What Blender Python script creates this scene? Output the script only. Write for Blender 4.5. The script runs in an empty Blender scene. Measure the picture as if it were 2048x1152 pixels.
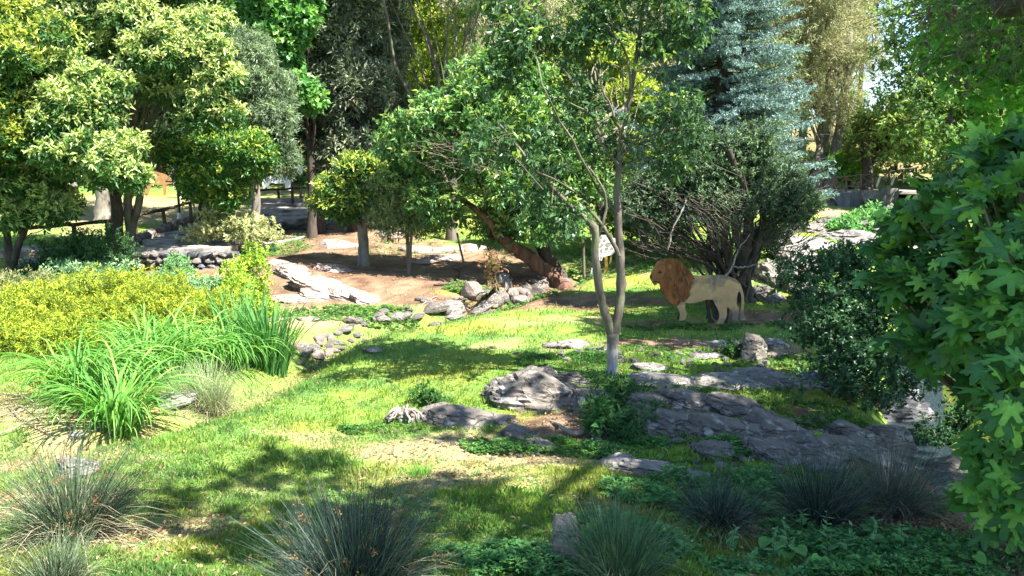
import bpy, bmesh, math, random
import numpy as np
from mathutils import Vector, Matrix, noise as mnoise

# ------------------------------------------------------------------ camera, sky, sun
scene = bpy.context.scene
F, CH, PITCH = 1607.0, 3.1, math.radians(8.7)          # focal length in photo pixels (2048 wide), camera height, pitch down
cd = bpy.data.cameras.new('camera'); cam = bpy.data.objects.new('camera', cd)
scene.collection.objects.link(cam); scene.camera = cam
cam.location = (0, 0, CH); cam.rotation_euler = (math.pi/2 - PITCH, 0, 0)
cd.sensor_width = 36; cd.lens = 36*F/2048; cd.clip_end = 2000; cd.clip_start = .05
SUN_EL, SUN_AZ = math.radians(54), math.radians(29)      # azimuth measured from +x (camera right) towards -y (behind the camera)
SUN = Vector((math.cos(SUN_EL)*math.cos(SUN_AZ), -math.cos(SUN_EL)*math.sin(SUN_AZ), math.sin(SUN_EL)))
w = bpy.data.worlds.new("World"); scene.world = w; w.use_nodes = True
nt = w.node_tree; bg = nt.nodes['Background']; sk = nt.nodes.new('ShaderNodeTexSky')
sk.sky_type = 'NISHITA'; sk.sun_disc = False; sk.sun_elevation = SUN_EL
sk.sun_rotation = math.atan2(SUN.x, SUN.y); sk.air_density = 1.0; sk.dust_density = .3; sk.ozone_density = 3
nt.links.new(sk.outputs[0], bg.inputs[0]); bg.inputs[1].default_value = .085
sl = bpy.data.lights.new('sun', 'SUN'); sl.energy = 5.0; sl.angle = math.radians(.55); sl.color = (1, .965, .90)
so = bpy.data.objects.new('sun', sl); scene.collection.objects.link(so)
so.rotation_euler = SUN.to_track_quat('Z', 'Y').to_euler()
vs = scene.view_settings; vs.view_transform = 'Standard'; vs.look = 'None'; vs.exposure = 2.25; vs.gamma = 1
vs.use_curve_mapping = False
scene.cycles.max_bounces = 7; scene.cycles.transparent_max_bounces = 6; scene.cycles.diffuse_bounces = 4
scene.cycles.transmission_bounces = 4; scene.cycles.glossy_bounces = 2
scene.cycles.use_denoising = True

COL = scene.collection
# ------------------------------------------------------------------ numeric helpers
SP, CP = math.sin(PITCH), math.cos(PITCH)
def W(px, py, Y):
    """point of the place seen at photo pixel (px, py) at distance Y"""
    u, v = (px-1024)/F, (576-py)/F
    t = Y/(CP+v*SP)
    return Vector((u*t, Y, CH+t*(v*CP-SP)))
def hash2(ix, iy, s):
    n = (ix.astype(np.int64)*374761393 + iy.astype(np.int64)*668265263 + s*1442695041) & 0x7fffffff
    n = ((n ^ (n >> 13))*1274126177) & 0x7fffffff
    n = ((n ^ (n >> 16))*2246822519) & 0x7fffffff
    return (n & 0xffffff)/float(0xffffff)
def vnoise(x, y, s=0):
    x = np.asarray(x, float); y = np.asarray(y, float)
    ix, iy = np.floor(x), np.floor(y); fx, fy = x-ix, y-iy
    fx = fx*fx*(3-2*fx); fy = fy*fy*(3-2*fy)
    a, b = hash2(ix, iy, s), hash2(ix+1, iy, s); c, d = hash2(ix, iy+1, s), hash2(ix+1, iy+1, s)
    return (a*(1-fx)+b*fx)*(1-fy)+(c*(1-fx)+d*fx)*fy
def fbm(x, y, s=0, o=4):
    r = 0; a = .5
    for i in range(o):
        r = r+a*vnoise(x, y, s+i*17); x = x*2.03+7.1; y = y*2.03+3.7; a *= .5
    return r/(1-.5**o)
def sstep(a, b, x):
    t = np.clip((x-a)/(b-a), 0, 1); return t*t*(3-2*t)
def unit(v): return v/np.maximum(np.linalg.norm(v, axis=-1, keepdims=True), 1e-9)
def rdir(rs, n): return unit(rs.normal(size=(n, 3)))

# ------------------------------------------------------------------ ground height
ANCH = [(0,1152,5.3),(500,1152,5.3),(1024,1152,5.3),(1500,1152,5.3),(2048,1152,5.4),(0,900,8.3),(500,900,8.4),(1024,900,8.5),
 (1500,900,8.6),(0,760,11.5),(700,760,11.6),(1225,750,11.6),(1600,780,11.2),(400,650,15.0),(0,660,14.6),(800,650,15.4),(1400,650,15.6),
 (1650,650,15.5),(1130,575,19.8),(950,600,18),(650,560,19.2),(727,525,22),(820,545,21),(560,490,25),(640,470,26),(20,560,19.5),
 (200,556,19.5),(350,553,19.6),(448,515,22),(100,430,30),(208,428,30),(300,402,35),(580,387,38),(560,452,29),(900,480,27),(1000,500,25),
 (1250,540,21.5),(1250,490,26),(1560,560,20),(1560,490,25),(1700,480,27),(1700,430,37),(1740,418,41),(1600,440,33),(330,480,24),(1900,430,38)]
_P = [W(*a) for a in ANCH] + [Vector(p) for p in ((-30,20,1.3),(30,20,1.6),(-30,0,.5),(30,0,.8),(0,-15,.6),(-8,55,2.6),(-40,60,3.5),(20,58,2.4),
    (50,60,3),(0,90,6),(-60,90,7),(60,90,6),(0,150,11),(-100,150,12),(100,150,12),(0,230,16),(-150,230,16),(150,230,16),(-150,0,4),(150,0,4),(0,-100,2))]
_X = np.array([(p.x, p.y) for p in _P]); _Z = np.array([p.z for p in _P])
def _phi(r): return np.sqrt(r*r+6.0)
_A = _phi(np.linalg.norm(_X[:, None]-_X[None], axis=2)); n_ = len(_P)
_M = np.zeros((n_+3, n_+3)); _M[:n_, :n_] = _A - np.eye(n_)*.02
_M[:n_, n_] = 1; _M[:n_, n_+1:] = _X; _M[n_, :n_] = 1; _M[n_+1:, :n_] = _X.T
_Wt = np.linalg.solve(_M, np.concatenate([_Z, np.zeros(3)]))
def hbase(x, y):
    x = np.asarray(x, float); y = np.asarray(y, float)
    r = _Wt[n_]+_Wt[n_+1]*x+_Wt[n_+2]*y
    for i in range(n_): r = r+_Wt[i]*_phi(np.hypot(x-_X[i, 0], y-_X[i, 1]))
    return r
def cast(px, py, h):
    u, v = (px-1024)/F, (576-py)/F
    d = np.array((u, CP+v*SP, v*CP-SP)); t = 3.0
    lo = t
    while t < 300:
        p = d*t
        if CH+p[2] < float(h(p[0], p[1])): break
        lo = t; t *= 1.02
    hi = t
    for _ in range(18):
        m = (lo+hi)/2; p = d*m
        if CH+p[2] < float(h(p[0], p[1])): hi = m
        else: lo = m
    p = d*hi
    return Vector((p[0], p[1], float(h(p[0], p[1]))))
def polyline_dist(x, y, pts):
    best = np.full(np.shape(x), 1e9); tt = np.zeros(np.shape(x))
    for k in range(len(pts)-1):
        ax, ay = pts[k][0], pts[k][1]; bx, by = pts[k+1][0]-ax, pts[k+1][1]-ay
        t = np.clip(((x-ax)*bx+(y-ay)*by)/(bx*bx+by*by+1e-9), 0, 1)
        d = np.hypot(x-ax-bx*t, y-ay-by*t); best = np.minimum(best, d)
    return best
GULLY = [cast(a, b, hbase) for a, b in ((1150,548),(1060,578),(985,600),(900,628),(800,648),(690,672),(610,715),(520,770),(380,822),(240,856),(90,880),(-150,910))]
BROOK = [cast(a, b, hbase) for a, b in ((1835,500),(1850,620),(1838,750),(1845,822),(1960,900),(2100,1000))]
def h(x, y):
    x = np.asarray(x, float); y = np.asarray(y, float)
    r = hbase(x, y)
    g = polyline_dist(x, y, GULLY); r = r-.30*np.exp(-(g/.45)**2)
    b = polyline_dist(x, y, BROOK); r = r-.75*np.exp(-(b/.7)**2)
    r = r+(fbm(x*.5, y*.5, 5, 3)-.5)*.22+(fbm(x*2.3, y*2.3, 9, 3)-.5)*.07+(fbm(x*9, y*9, 14, 2)-.5)*.018
    return r
def G(px, py): return cast(px, py, h)
def on(x, y, dz=0): return Vector((x, y, float(h(x, y))+dz))

# ground-cover map: how bare, how dry, how mulchy the ground is at a place
def blob(px, py, rx, ry, a=1.0):
    c = cast(px, py, hbase); return (c.x, c.y, rx, ry, a)
MULCH = [blob(700,560,2,2.4), blob(950,545,2.2,2.2), blob(1020,575,1.6,1.2,.9), blob(620,520,2.2,2.5,.8), blob(540,560,.9,1.6,.7), blob(820,600,1.8,.9,.8), blob(790,545,2.2,1.8), blob(900,560,2,1.6), blob(880,520,2.4,3,.9), blob(1090,602,2.0,.9), blob(700,490,2,3), blob(430,530,1.6,1.6), blob(640,455,3,3),
         blob(1240,600,1.3,.5,.6), blob(1300,650,1.6,.5,.6), blob(1330,690,2,.6,.6), blob(1130,850,.7,.5,.9), blob(1950,1060,1.6,1.2,.9), blob(1000,520,2,2,.6),
         blob(1800,900,1.2,1.2,.9), blob(620,610,.9,.9,.5), blob(1560,640,1.6,.8,.7), blob(1190,1010,.5,.3,.5), blob(700,1040,.5,.4,.4), blob(1520,700,1.6,.5,.5), blob(1620,1140,.5,.2,.5)]
DRY = [blob(140,800,1.6,.9,.6), blob(560,960,.6,.3,.4), blob(200,420,9,5,1), blob(380,420,5,5,1), blob(20,1000,.6,.5,.7), blob(430,1040,.7,.3,.6), blob(1480,640,2.2,.7,.5), blob(1350,700,2,.5,.45), blob(880,890,1.1,.55), blob(720,880,.8,.5,.7), blob(1060,920,.9,.5,.8), blob(600,530,1.6,2.4,.9), blob(590,640,1.2,1.4,.9), blob(300,430,6,5,.8), blob(60,830,1.4,1.2,.6),
       blob(100,430,8,6,.5), blob(1660,425,4,4,.9), blob(1120,640,1.8,.6,.6), blob(1000,690,.8,.4,.5), blob(40,930,1.2,.6,.6), blob(950,950,1.2,.6,.6), blob(300,1060,.8,.5,.5),
       blob(1000,560,2,1.5,.6), blob(1250,530,2,2,.6), blob(580,385,4,4,.6), blob(1560,560,2,2,.5), blob(1170,640,1,.5,.6), blob(830,620,1.2,.8,.4)]
def blobs(x, y, L):
    r = np.zeros(np.shape(x)); wx = (fbm(x*1.3, y*1.3, 31, 3)-.5)*1.1; wy = (fbm(x*1.3, y*1.3, 47, 3)-.5)*1.1
    for cx, cy, rx, ry, a in L:
        d = ((x-cx)/rx+wx)**2+((y-cy)/ry+wy)**2
        r = np.maximum(r, a*np.exp(-d*.9))
    return r
def cover(x, y):
    x = np.asarray(x, float); y = np.asarray(y, float)
    m = blobs(x, y, MULCH); d = blobs(x, y, DRY)
    n1 = fbm(x*1.1+3, y*1.1, 61, 4); n2 = fbm(x*4, y*4, 71, 3)
    m = np.clip(sstep(.22, .5, m+(n2-.5)*.5), 0, 1)
    d = np.clip(sstep(.2, .75, d+(n1-.5)*.9+(n2-.5)*.5), 0, 1)
    g = polyline_dist(x, y, GULLY); m = np.maximum(m, .45*np.exp(-(g/.3)**2))
    far = sstep(45, 60, y); m = np.maximum(m, far*.7)
    m = np.maximum(m, sstep(9, 14, -x+y*.0)*0)
    return m, d
LUSH = np.array((.10, .205, .05)); LUSH2 = np.array((.21, .315, .055)); DRYC = np.array((.37, .31, .18)); MULC = np.array((.24, .165, .11)); MOSS = np.array((.27, .28, .05))
def cover_col(x, y, s=0):
    m, d = cover(x, y)
    n = np.clip((fbm(x*2.1, y*2.1, 83, 4)-.5)*2.2+.5, 0, 1)[..., None]; n3 = fbm(x*.8, y*.8, 97, 3)[..., None]
    g = LUSH*(1-n)+LUSH2*n
    g = g*(1-sstep(.5, .68, n3)*.6)+MOSS*sstep(.5, .68, n3)*.6
    c = g*(1-d[..., None]*.9)+DRYC*d[..., None]*.9
    k4 = np.clip((fbm(x*5, y*5, 131, 4)-.5)*3+.5, 0, 1)[..., None]; k5 = sstep(.52, .7, fbm(x*1.4, y*1.4, 151, 3))[..., None]
    mc = MULC*(.62+.6*k4)*(1-.42*k5*np.array((.8, 1., 1.)))
    c = c*(1-m[..., None])+mc*m[..., None]
    return c, m, d

# ------------------------------------------------------------------ mesh + material helpers
def mesh_np(name, V, faces, k, col=None, smooth=False):
    """V (n,3), faces (m,k) ints"""
    me = bpy.data.meshes.new(name); V = np.ascontiguousarray(V, np.float32); faces = np.ascontiguousarray(faces, np.int32)
    me.vertices.add(len(V)); me.vertices.foreach_set('co', V.ravel())
    me.loops.add(faces.size); me.loops.foreach_set('vertex_index', faces.ravel())
    me.polygons.add(len(faces)); me.polygons.foreach_set('loop_start', np.arange(0, faces.size, k, dtype=np.int32))
    me.update(calc_edges=True)
    (me.shade_smooth if smooth else me.shade_flat)()
    if col is not None:
        c = np.ones((len(V), 4), np.float32); c[:, :3] = col
        a = me.attributes.new('Col', 'FLOAT_COLOR', 'POINT'); a.data.foreach_set('color', c.ravel())
    return me
def link(name, me, mat=None, parent=None, loc=None):
    o = bpy.data.objects.new(name, me); COL.objects.link(o)
    if mat is not None and not me.materials: me.materials.append(mat)
    if parent is not None: o.parent = parent
    if loc is not None: o.location = loc
    return o
def thing(name, label, cat, loc=(0,0,0), rz=0, group=None):
    o = bpy.data.objects.new(name, None); COL.objects.link(o); o.location = loc; o.rotation_euler = (0, 0, rz)
    o.empty_display_size = .1
    o['label'] = label; o['category'] = cat
    if group: o['group'] = group
    return o
def tag(o, label=None, cat=None, group=None, kind=None):
    if label: o['label'] = label
    if cat: o['category'] = cat
    if group: o['group'] = group
    if kind: o['kind'] = kind
    return o
def newmat(name):
    m = bpy.data.materials.new(name); m.use_nodes = True
    return m, m.node_tree, m.node_tree.nodes['Principled BSDF']
def nd(t, typ, **kw):
    n = t.nodes.new(typ)
    for k, v in kw.items():
        if k.startswith('i_'): n.inputs[k[2:].replace('_', ' ')].default_value = v
        else: setattr(n, k, v)
    return n
def leafmat(name, trans=.4, rough=.5, spec=.35, var=.5):
    m, t, p = newmat(name); L = t.links
    a = nd(t, 'ShaderNodeAttribute', attribute_name='Col')
    geo = nd(t, 'ShaderNodeNewGeometry')
    tc = nd(t, 'ShaderNodeTexCoord'); ns = nd(t, 'ShaderNodeTexNoise'); ns.inputs['Scale'].default_value = 9
    L.new(tc.outputs['Object'], ns.inputs['Vector'])
    mr = nd(t, 'ShaderNodeMapRange'); mr.inputs['From Min'].default_value = .3; mr.inputs['From Max'].default_value = .7
    mr.inputs['To Min'].default_value = 1-var*.5; mr.inputs['To Max'].default_value = 1+var*.5
    L.new(ns.outputs['Fac'], mr.inputs['Value'])
    mx = nd(t, 'ShaderNodeVectorMath', operation='SCALE'); L.new(a.outputs['Color'], mx.inputs[0]); L.new(mr.outputs[0], mx.inputs['Scale'])
    L.new(mx.outputs[0], p.inputs['Base Color']); p.inputs['Roughness'].default_value = rough
    p.inputs['Specular IOR Level'].default_value = spec
    tr = nd(t, 'ShaderNodeBsdfTranslucent')
    hs = nd(t, 'ShaderNodeVectorMath', operation='MULTIPLY'); hs.inputs[1].default_value = (1.1, 1.2, .62)
    L.new(mx.outputs[0], hs.inputs[0]); L.new(hs.outputs[0], tr.inputs['Color'])
    ms = nd(t, 'ShaderNodeMixShader'); ms.inputs[0].default_value = trans
    L.new(p.outputs[0], ms.inputs[1]); L.new(tr.outputs[0], ms.inputs[2]); L.new(ms.outputs[0], t.nodes['Material Output'].inputs['Surface'])
    return m
def noisemat(name, c1, c2, scale=4, rough=.85, bump=.3, bscale=None, stretch=(1, 1, 1), attr=False, detail=6, c3=None, s3=1.2, dist=.02, lohi=(.35, .65), spec=.3):
    m, t, p = newmat(name); L = t.links
    tc = nd(t, 'ShaderNodeTexCoord'); mp = nd(t, 'ShaderNodeMapping'); mp.inputs['Scale'].default_value = stretch
    L.new(tc.outputs['Object'], mp.inputs['Vector'])
    n = nd(t, 'ShaderNodeTexNoise'); n.inputs['Scale'].default_value = scale; n.inputs['Detail'].default_value = detail
    n.inputs['Roughness'].default_value = .65
    L.new(mp.outputs[0], n.inputs['Vector'])
    cr = nd(t, 'ShaderNodeValToRGB'); cr.color_ramp.elements[0].position, cr.color_ramp.elements[1].position = lohi
    cr.color_ramp.elements[0].color = (*c1, 1); cr.color_ramp.elements[1].color = (*c2, 1)
    L.new(n.outputs['Fac'], cr.inputs['Fac']); out = cr.outputs[0]
    if c3 is not None:
        n2 = nd(t, 'ShaderNodeTexNoise'); n2.inputs['Scale'].default_value = s3; n2.inputs['Detail'].default_value = 5
        L.new(tc.outputs['Object'], n2.inputs['Vector'])
        r2 = nd(t, 'ShaderNodeMapRange'); r2.inputs['From Min'].default_value = .5; r2.inputs['From Max'].default_value = .62
        L.new(n2.outputs['Fac'], r2.inputs['Value'])
        mx = nd(t, 'ShaderNodeMix', data_type='RGBA'); mx.inputs[7].default_value = (*c3, 1)
        L.new(r2.outputs[0], mx.inputs[0]); L.new(out, mx.inputs[6]); out = mx.outputs[2]
    if attr:
        a = nd(t, 'ShaderNodeAttribute', attribute_name='Col')
        mm = nd(t, 'ShaderNodeMix', data_type='RGBA', blend_type='MULTIPLY'); mm.inputs[0].default_value = 1
        L.new(out, mm.inputs[6]); L.new(a.outputs['Color'], mm.inputs[7]); out = mm.outputs[2]
    L.new(out, p.inputs['Base Color']); p.inputs['Roughness'].default_value = rough; p.inputs['Specular IOR Level'].default_value = spec
    b = nd(t, 'ShaderNodeBump'); b.inputs['Strength'].default_value = bump; b.inputs['Distance'].default_value = dist
    nb = nd(t, 'ShaderNodeTexNoise'); nb.inputs['Scale'].default_value = bscale or scale*3; nb.inputs['Detail'].default_value = 8; nb.inputs['Roughness'].default_value = .7
    L.new(mp.outputs[0], nb.inputs['Vector']); L.new(nb.outputs['Fac'], b.inputs['Height']); L.new(b.outputs[0], p.inputs['Normal'])
    return m
M = {}
M['leaf'] = leafmat('glossy_leaf', .38, .42, .5)
M['soft'] = leafmat('soft_leaf', .42, .6, .25)
M['needle'] = leafmat('needle', .22, .6, .25, .7)
M['grass'] = leafmat('grass_blade', .45, .55, .25, .4)
M['rush'] = leafmat('rush_stem', .10, .65, .12, .4)
M['bark'] = noisemat('grey_brown_bark', (.065,.05,.038), (.17,.14,.11), 6, .9, .8, 14, (1,1,.22), dist=.03, c3=(.12,.13,.07), s3=3)
M['barkdark'] = noisemat('dark_bark', (.028,.022,.018), (.085,.065,.05), 6, .9, .8, 14, (1,1,.25), dist=.03)
M['barkpale'] = noisemat('pale_grey_bark', (.10,.085,.07), (.26,.225,.19), 7, .85, .7, 16, (1,1,.3), dist=.02, c3=(.2,.18,.13), s3=5)
M['barkwhite'] = noisemat('limewashed_bark', (.17,.16,.15), (.40,.39,.375), 9, .85, .8, 16, (1,1,.3), dist=.02, c3=(.28,.25,.2), s3=6)
M['barkred'] = noisemat('reddish_bark', (.06,.03,.02), (.19,.10,.065), 6, .9, .9, 14, (1,1,.22), dist=.03)
M['twig'] = noisemat('dry_twig', (.15,.12,.095), (.34,.30,.25), 8, .9, .3)
def rockmat(name, c1, c2, c3, stretch=(1, 1, 5), cs=2.2, lich=.64):
    m, t, p = newmat(name); L = t.links
    tc = nd(t, 'ShaderNodeTexCoord'); mp = nd(t, 'ShaderNodeMapping'); mp.inputs['Scale'].default_value = stretch; mp.inputs['Rotation'].default_value = (.3, .5, .2)
    L.new(tc.outputs['Object'], mp.inputs['Vector'])
    n = nd(t, 'ShaderNodeTexNoise'); n.inputs['Scale'].default_value = 1.6; n.inputs['Detail'].default_value = 9; n.inputs['Roughness'].default_value = .68; n.inputs['Distortion'].default_value = .4
    L.new(mp.outputs[0], n.inputs['Vector'])
    cr = nd(t, 'ShaderNodeValToRGB'); e = cr.color_ramp.elements; e[0].position, e[1].position = .33, .68
    e[0].color = (*c1, 1); e[1].color = (*c2, 1); L.new(n.outputs['Fac'], cr.inputs['Fac'])
    n2 = nd(t, 'ShaderNodeTexNoise'); n2.inputs['Scale'].default_value = 7; n2.inputs['Detail'].default_value = 6; L.new(tc.outputs['Object'], n2.inputs['Vector'])
    r2 = nd(t, 'ShaderNodeMapRange'); r2.inputs['From Min'].default_value = lich-.08; r2.inputs['From Max'].default_value = lich+.03; L.new(n2.outputs['Fac'], r2.inputs['Value'])
    mx = nd(t, 'ShaderNodeMix', data_type='RGBA'); mx.inputs[7].default_value = (*c3, 1); L.new(r2.outputs[0], mx.inputs[0]); L.new(cr.outputs[0], mx.inputs[6])
    # cracks
    vo = nd(t, 'ShaderNodeTexVoronoi', feature='DISTANCE_TO_EDGE'); vo.inputs['Scale'].default_value = cs
    nw = nd(t, 'ShaderNodeTexNoise'); nw.inputs['Scale'].default_value = 3; nw.inputs['Detail'].default_value = 4; L.new(tc.outputs['Object'], nw.inputs['Vector'])
    ad = nd(t, 'ShaderNodeVectorMath', operation='MULTIPLY_ADD'); ad.inputs[1].default_value = (.9, .9, .9); L.new(nw.outputs['Color'], ad.inputs[0]); L.new(mp.outputs[0], ad.inputs[2])
    L.new(ad.outputs[0], vo.inputs['Vector'])
    rc = nd(t, 'ShaderNodeMapRange'); rc.inputs['From Min'].default_value = 0; rc.inputs['From Max'].default_value = .03; rc.inputs['To Min'].default_value = .4; L.new(vo.outputs['Distance'], rc.inputs['Value'])
    mc = nd(t, 'ShaderNodeVectorMath', operation='SCALE'); L.new(mx.outputs[2], mc.inputs[0]); L.new(rc.outputs[0], mc.inputs['Scale'])
    L.new(mc.outputs[0], p.inputs['Base Color']); p.inputs['Roughness'].default_value = .8; p.inputs['Specular IOR Level'].default_value = .3
    nb = nd(t, 'ShaderNodeTexNoise'); nb.inputs['Scale'].default_value = 5; nb.inputs['Detail'].default_value = 10; nb.inputs['Roughness'].default_value = .72; L.new(mp.outputs[0], nb.inputs['Vector'])
    mm = nd(t, 'ShaderNodeMath', operation='MULTIPLY_ADD'); mm.inputs[1].default_value = .5; L.new(rc.outputs[0], mm.inputs[0]); L.new(nb.outputs['Fac'], mm.inputs[2])
    b = nd(t, 'ShaderNodeBump'); b.inputs['Strength'].default_value = .85; b.inputs['Distance'].default_value = .05; L.new(mm.outputs[0], b.inputs['Height']); L.new(b.outputs[0], p.inputs['Normal'])
    return m
M['rock'] = rockmat('grey_purple_rock', (.06,.052,.043), (.21,.18,.15), (.30,.285,.255), (1,1,2.6), 1.3)
M['rockpale'] = rockmat('pale_pink_rock', (.17,.12,.10), (.34,.265,.22), (.40,.35,.30), (1,1,4), 2.4)
M['rockgrey'] = rockmat('pale_grey_rock', (.10,.088,.075), (.29,.26,.23), (.38,.36,.33), (1,1,4), 1.4)
M['rockdark'] = rockmat('dark_wet_rock', (.05,.05,.055), (.16,.16,.165), (.24,.24,.24))
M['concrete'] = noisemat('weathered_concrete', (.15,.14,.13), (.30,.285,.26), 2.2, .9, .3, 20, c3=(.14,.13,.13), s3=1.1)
M['concretedark'] = noisemat('dark_concrete', (.07,.07,.08), (.17,.17,.18), 2.2, .9, .3, 20, (1,1,.4))  # both concretes have the bridge's shade put into their colour
M['wood'] = noisemat('weathered_wood', (.06,.045,.034), (.15,.115,.085), 7, .85, .5, 20, (1,1,.3))
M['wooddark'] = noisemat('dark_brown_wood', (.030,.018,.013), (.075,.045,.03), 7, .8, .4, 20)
M['woodpale'] = noisemat('pale_wood', (.42,.38,.33), (.64,.60,.54), 7, .85, .4, 20)
M['slab'] = noisemat('path_stone', (.20,.17,.15), (.44,.39,.34), 3, .9, .4, 18, c3=(.12,.1,.08), s3=2)
M['metal'] = noisemat('dark_green_metal', (.02,.022,.022), (.045,.05,.05), 9, .5, .1)
M['bluepipe'] = noisemat('blue_plastic_pipe', (.02,.09,.42), (.04,.16,.60), 9, .4, .05, spec=.5)
M['greypipe'] = noisemat('pale_plastic_hose', (.36,.42,.44), (.55,.60,.62), 9, .4, .05, spec=.5)

_t = M['barkwhite'].node_tree; _p = _t.nodes['Principled BSDF']; _l = _p.inputs['Base Color'].links[0].from_socket
_tc = nd(_t, 'ShaderNodeTexCoord'); _sx = nd(_t, 'ShaderNodeSeparateXYZ'); _t.links.new(_tc.outputs['Object'], _sx.inputs[0])
_n = nd(_t, 'ShaderNodeTexNoise'); _n.inputs['Scale'].default_value = 11; _n.inputs['Detail'].default_value = 5; _t.links.new(_tc.outputs['Object'], _n.inputs['Vector'])
_a = nd(_t, 'ShaderNodeMath', operation='MULTIPLY_ADD'); _a.inputs[1].default_value = .55; _t.links.new(_n.outputs['Fac'], _a.inputs[0]); _t.links.new(_sx.outputs['Z'], _a.inputs[2])
_m = nd(_t, 'ShaderNodeMapRange'); _m.inputs['From Min'].default_value = .66; _m.inputs['From Max'].default_value = .84; _t.links.new(_a.outputs[0], _m.inputs['Value'])
_x = nd(_t, 'ShaderNodeMix', data_type='RGBA'); _x.inputs[7].default_value = (.115,.095,.075,1); _t.links.new(_m.outputs[0], _x.inputs[0]); _t.links.new(_l, _x.inputs[6]); _t.links.new(_x.outputs[2], _p.inputs['Base Color'])

def tube(pts, rad, seg=8, seed=0, lump=.08, cap=True):
    """returns V,F quads for a tapering tube through pts"""
    pts = np.array([tuple(p) for p in pts], float); rad = np.array(rad, float); rs = np.random.RandomState(seed)
    n = len(pts); T = np.gradient(pts, axis=0); T = unit(T)
    up = np.array((0, 0, 1.)) if abs(T[0][2]) < .9 else np.array((1., 0, 0))
    V = []; a = np.linspace(0, 2*math.pi, seg, endpoint=False); N = np.cross(T[0], up); N /= np.linalg.norm(N)
    for i in range(n):
        N = N-T[i]*N.dot(T[i]); N /= np.linalg.norm(N)+1e-9; B = np.cross(T[i], N)
        r = rad[i]*(1+rs.uniform(-lump, lump, seg))
        V.append(pts[i]+np.outer(np.cos(a)*r, N)+np.outer(np.sin(a)*r, B))
    V = np.concatenate(V); F_ = []
    for i in range(n-1):
        for j in range(seg): F_.append((i*seg+j, i*seg+(j+1) % seg, (i+1)*seg+(j+1) % seg, (i+1)*seg+j))
    V = np.vstack([V, pts[-1:]+T[-1:]*rad[-1]*.5]); k = len(V)-1
    for j in range(0, seg): F_.append(((n-1)*seg+j, (n-1)*seg+(j+1) % seg, k, k))
    F_ = np.array(F_)
    return V, F_
def fix_tri(me):
    return me
def spline(pts, n, jit=0, seed=0):
    """Catmull-Rom through pts"""
    P = np.array([tuple(p) for p in pts], float); rs = np.random.RandomState(seed)
    P = np.vstack([2*P[0]-P[1], P, 2*P[-1]-P[-2]]); out = []
    m = len(P)-3
    for s in np.linspace(0, m, n):
        i = min(int(s), m-1); t = s-i; a, b, c, d = P[i:i+4]
        out.append(.5*((2*b)+(-a+c)*t+(2*a-5*b+4*c-d)*t*t+(-a+3*b-3*c+d)*t**3))
    out = np.array(out)
    if jit: out[1:-1] += rs.normal(size=(n-2, 3))*jit
    return out
def merge(parts):
    Vs, Fs, o = [], [], 0
    for V, F_ in parts: Vs.append(V); Fs.append(F_+o); o += len(V)
    return np.concatenate(Vs), np.concatenate(Fs)
def mesh_quads(name, V, F_, smooth=True, mat=None):
    """quads, where a quad whose last two indices are equal is a triangle"""
    tri = F_[:, 2] == F_[:, 3]
    me = bpy.data.meshes.new(name)
    V = np.ascontiguousarray(V, np.float32)
    me.vertices.add(len(V)); me.vertices.foreach_set('co', V.ravel())
    q = F_[~tri].ravel(); t = F_[tri][:, :3].ravel()
    loops = np.concatenate([q, t]).astype(np.int32)
    st = np.concatenate([np.arange(0, len(q), 4), len(q)+np.arange(0, len(t), 3)]).astype(np.int32)
    me.loops.add(len(loops)); me.loops.foreach_set('vertex_index', loops)
    me.polygons.add(len(st)); me.polygons.foreach_set('loop_start', st); me.update(calc_edges=True)
    (me.shade_smooth if smooth else me.shade_flat)()
    if mat: me.materials.append(mat)
    return me
def tube_obj(name, pts, rad, mat, parent=None, seg=8, seed=0, lump=.08):
    V, F_ = tube(pts, rad, seg, seed, lump); return link(name, mesh_quads(name, V, F_, True, mat), None, parent)
def box(x0, x1, y0, y1, z0, z1):
    V = np.array([(x, y, z) for z in (z0, z1) for y in (y0, y1) for x in (x0, x1)], float)
    F_ = np.array([(0,2,3,1),(4,5,7,6),(0,1,5,4),(2,6,7,3),(0,4,6,2),(1,3,7,5)])
    return V, F_
def beam(a, b, w_, t_):
    """square bar from a to b"""
    return tube([a, (Vector(a)+Vector(b))/2, b], [w_, w_, w_], 4, 0, 0)

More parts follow.
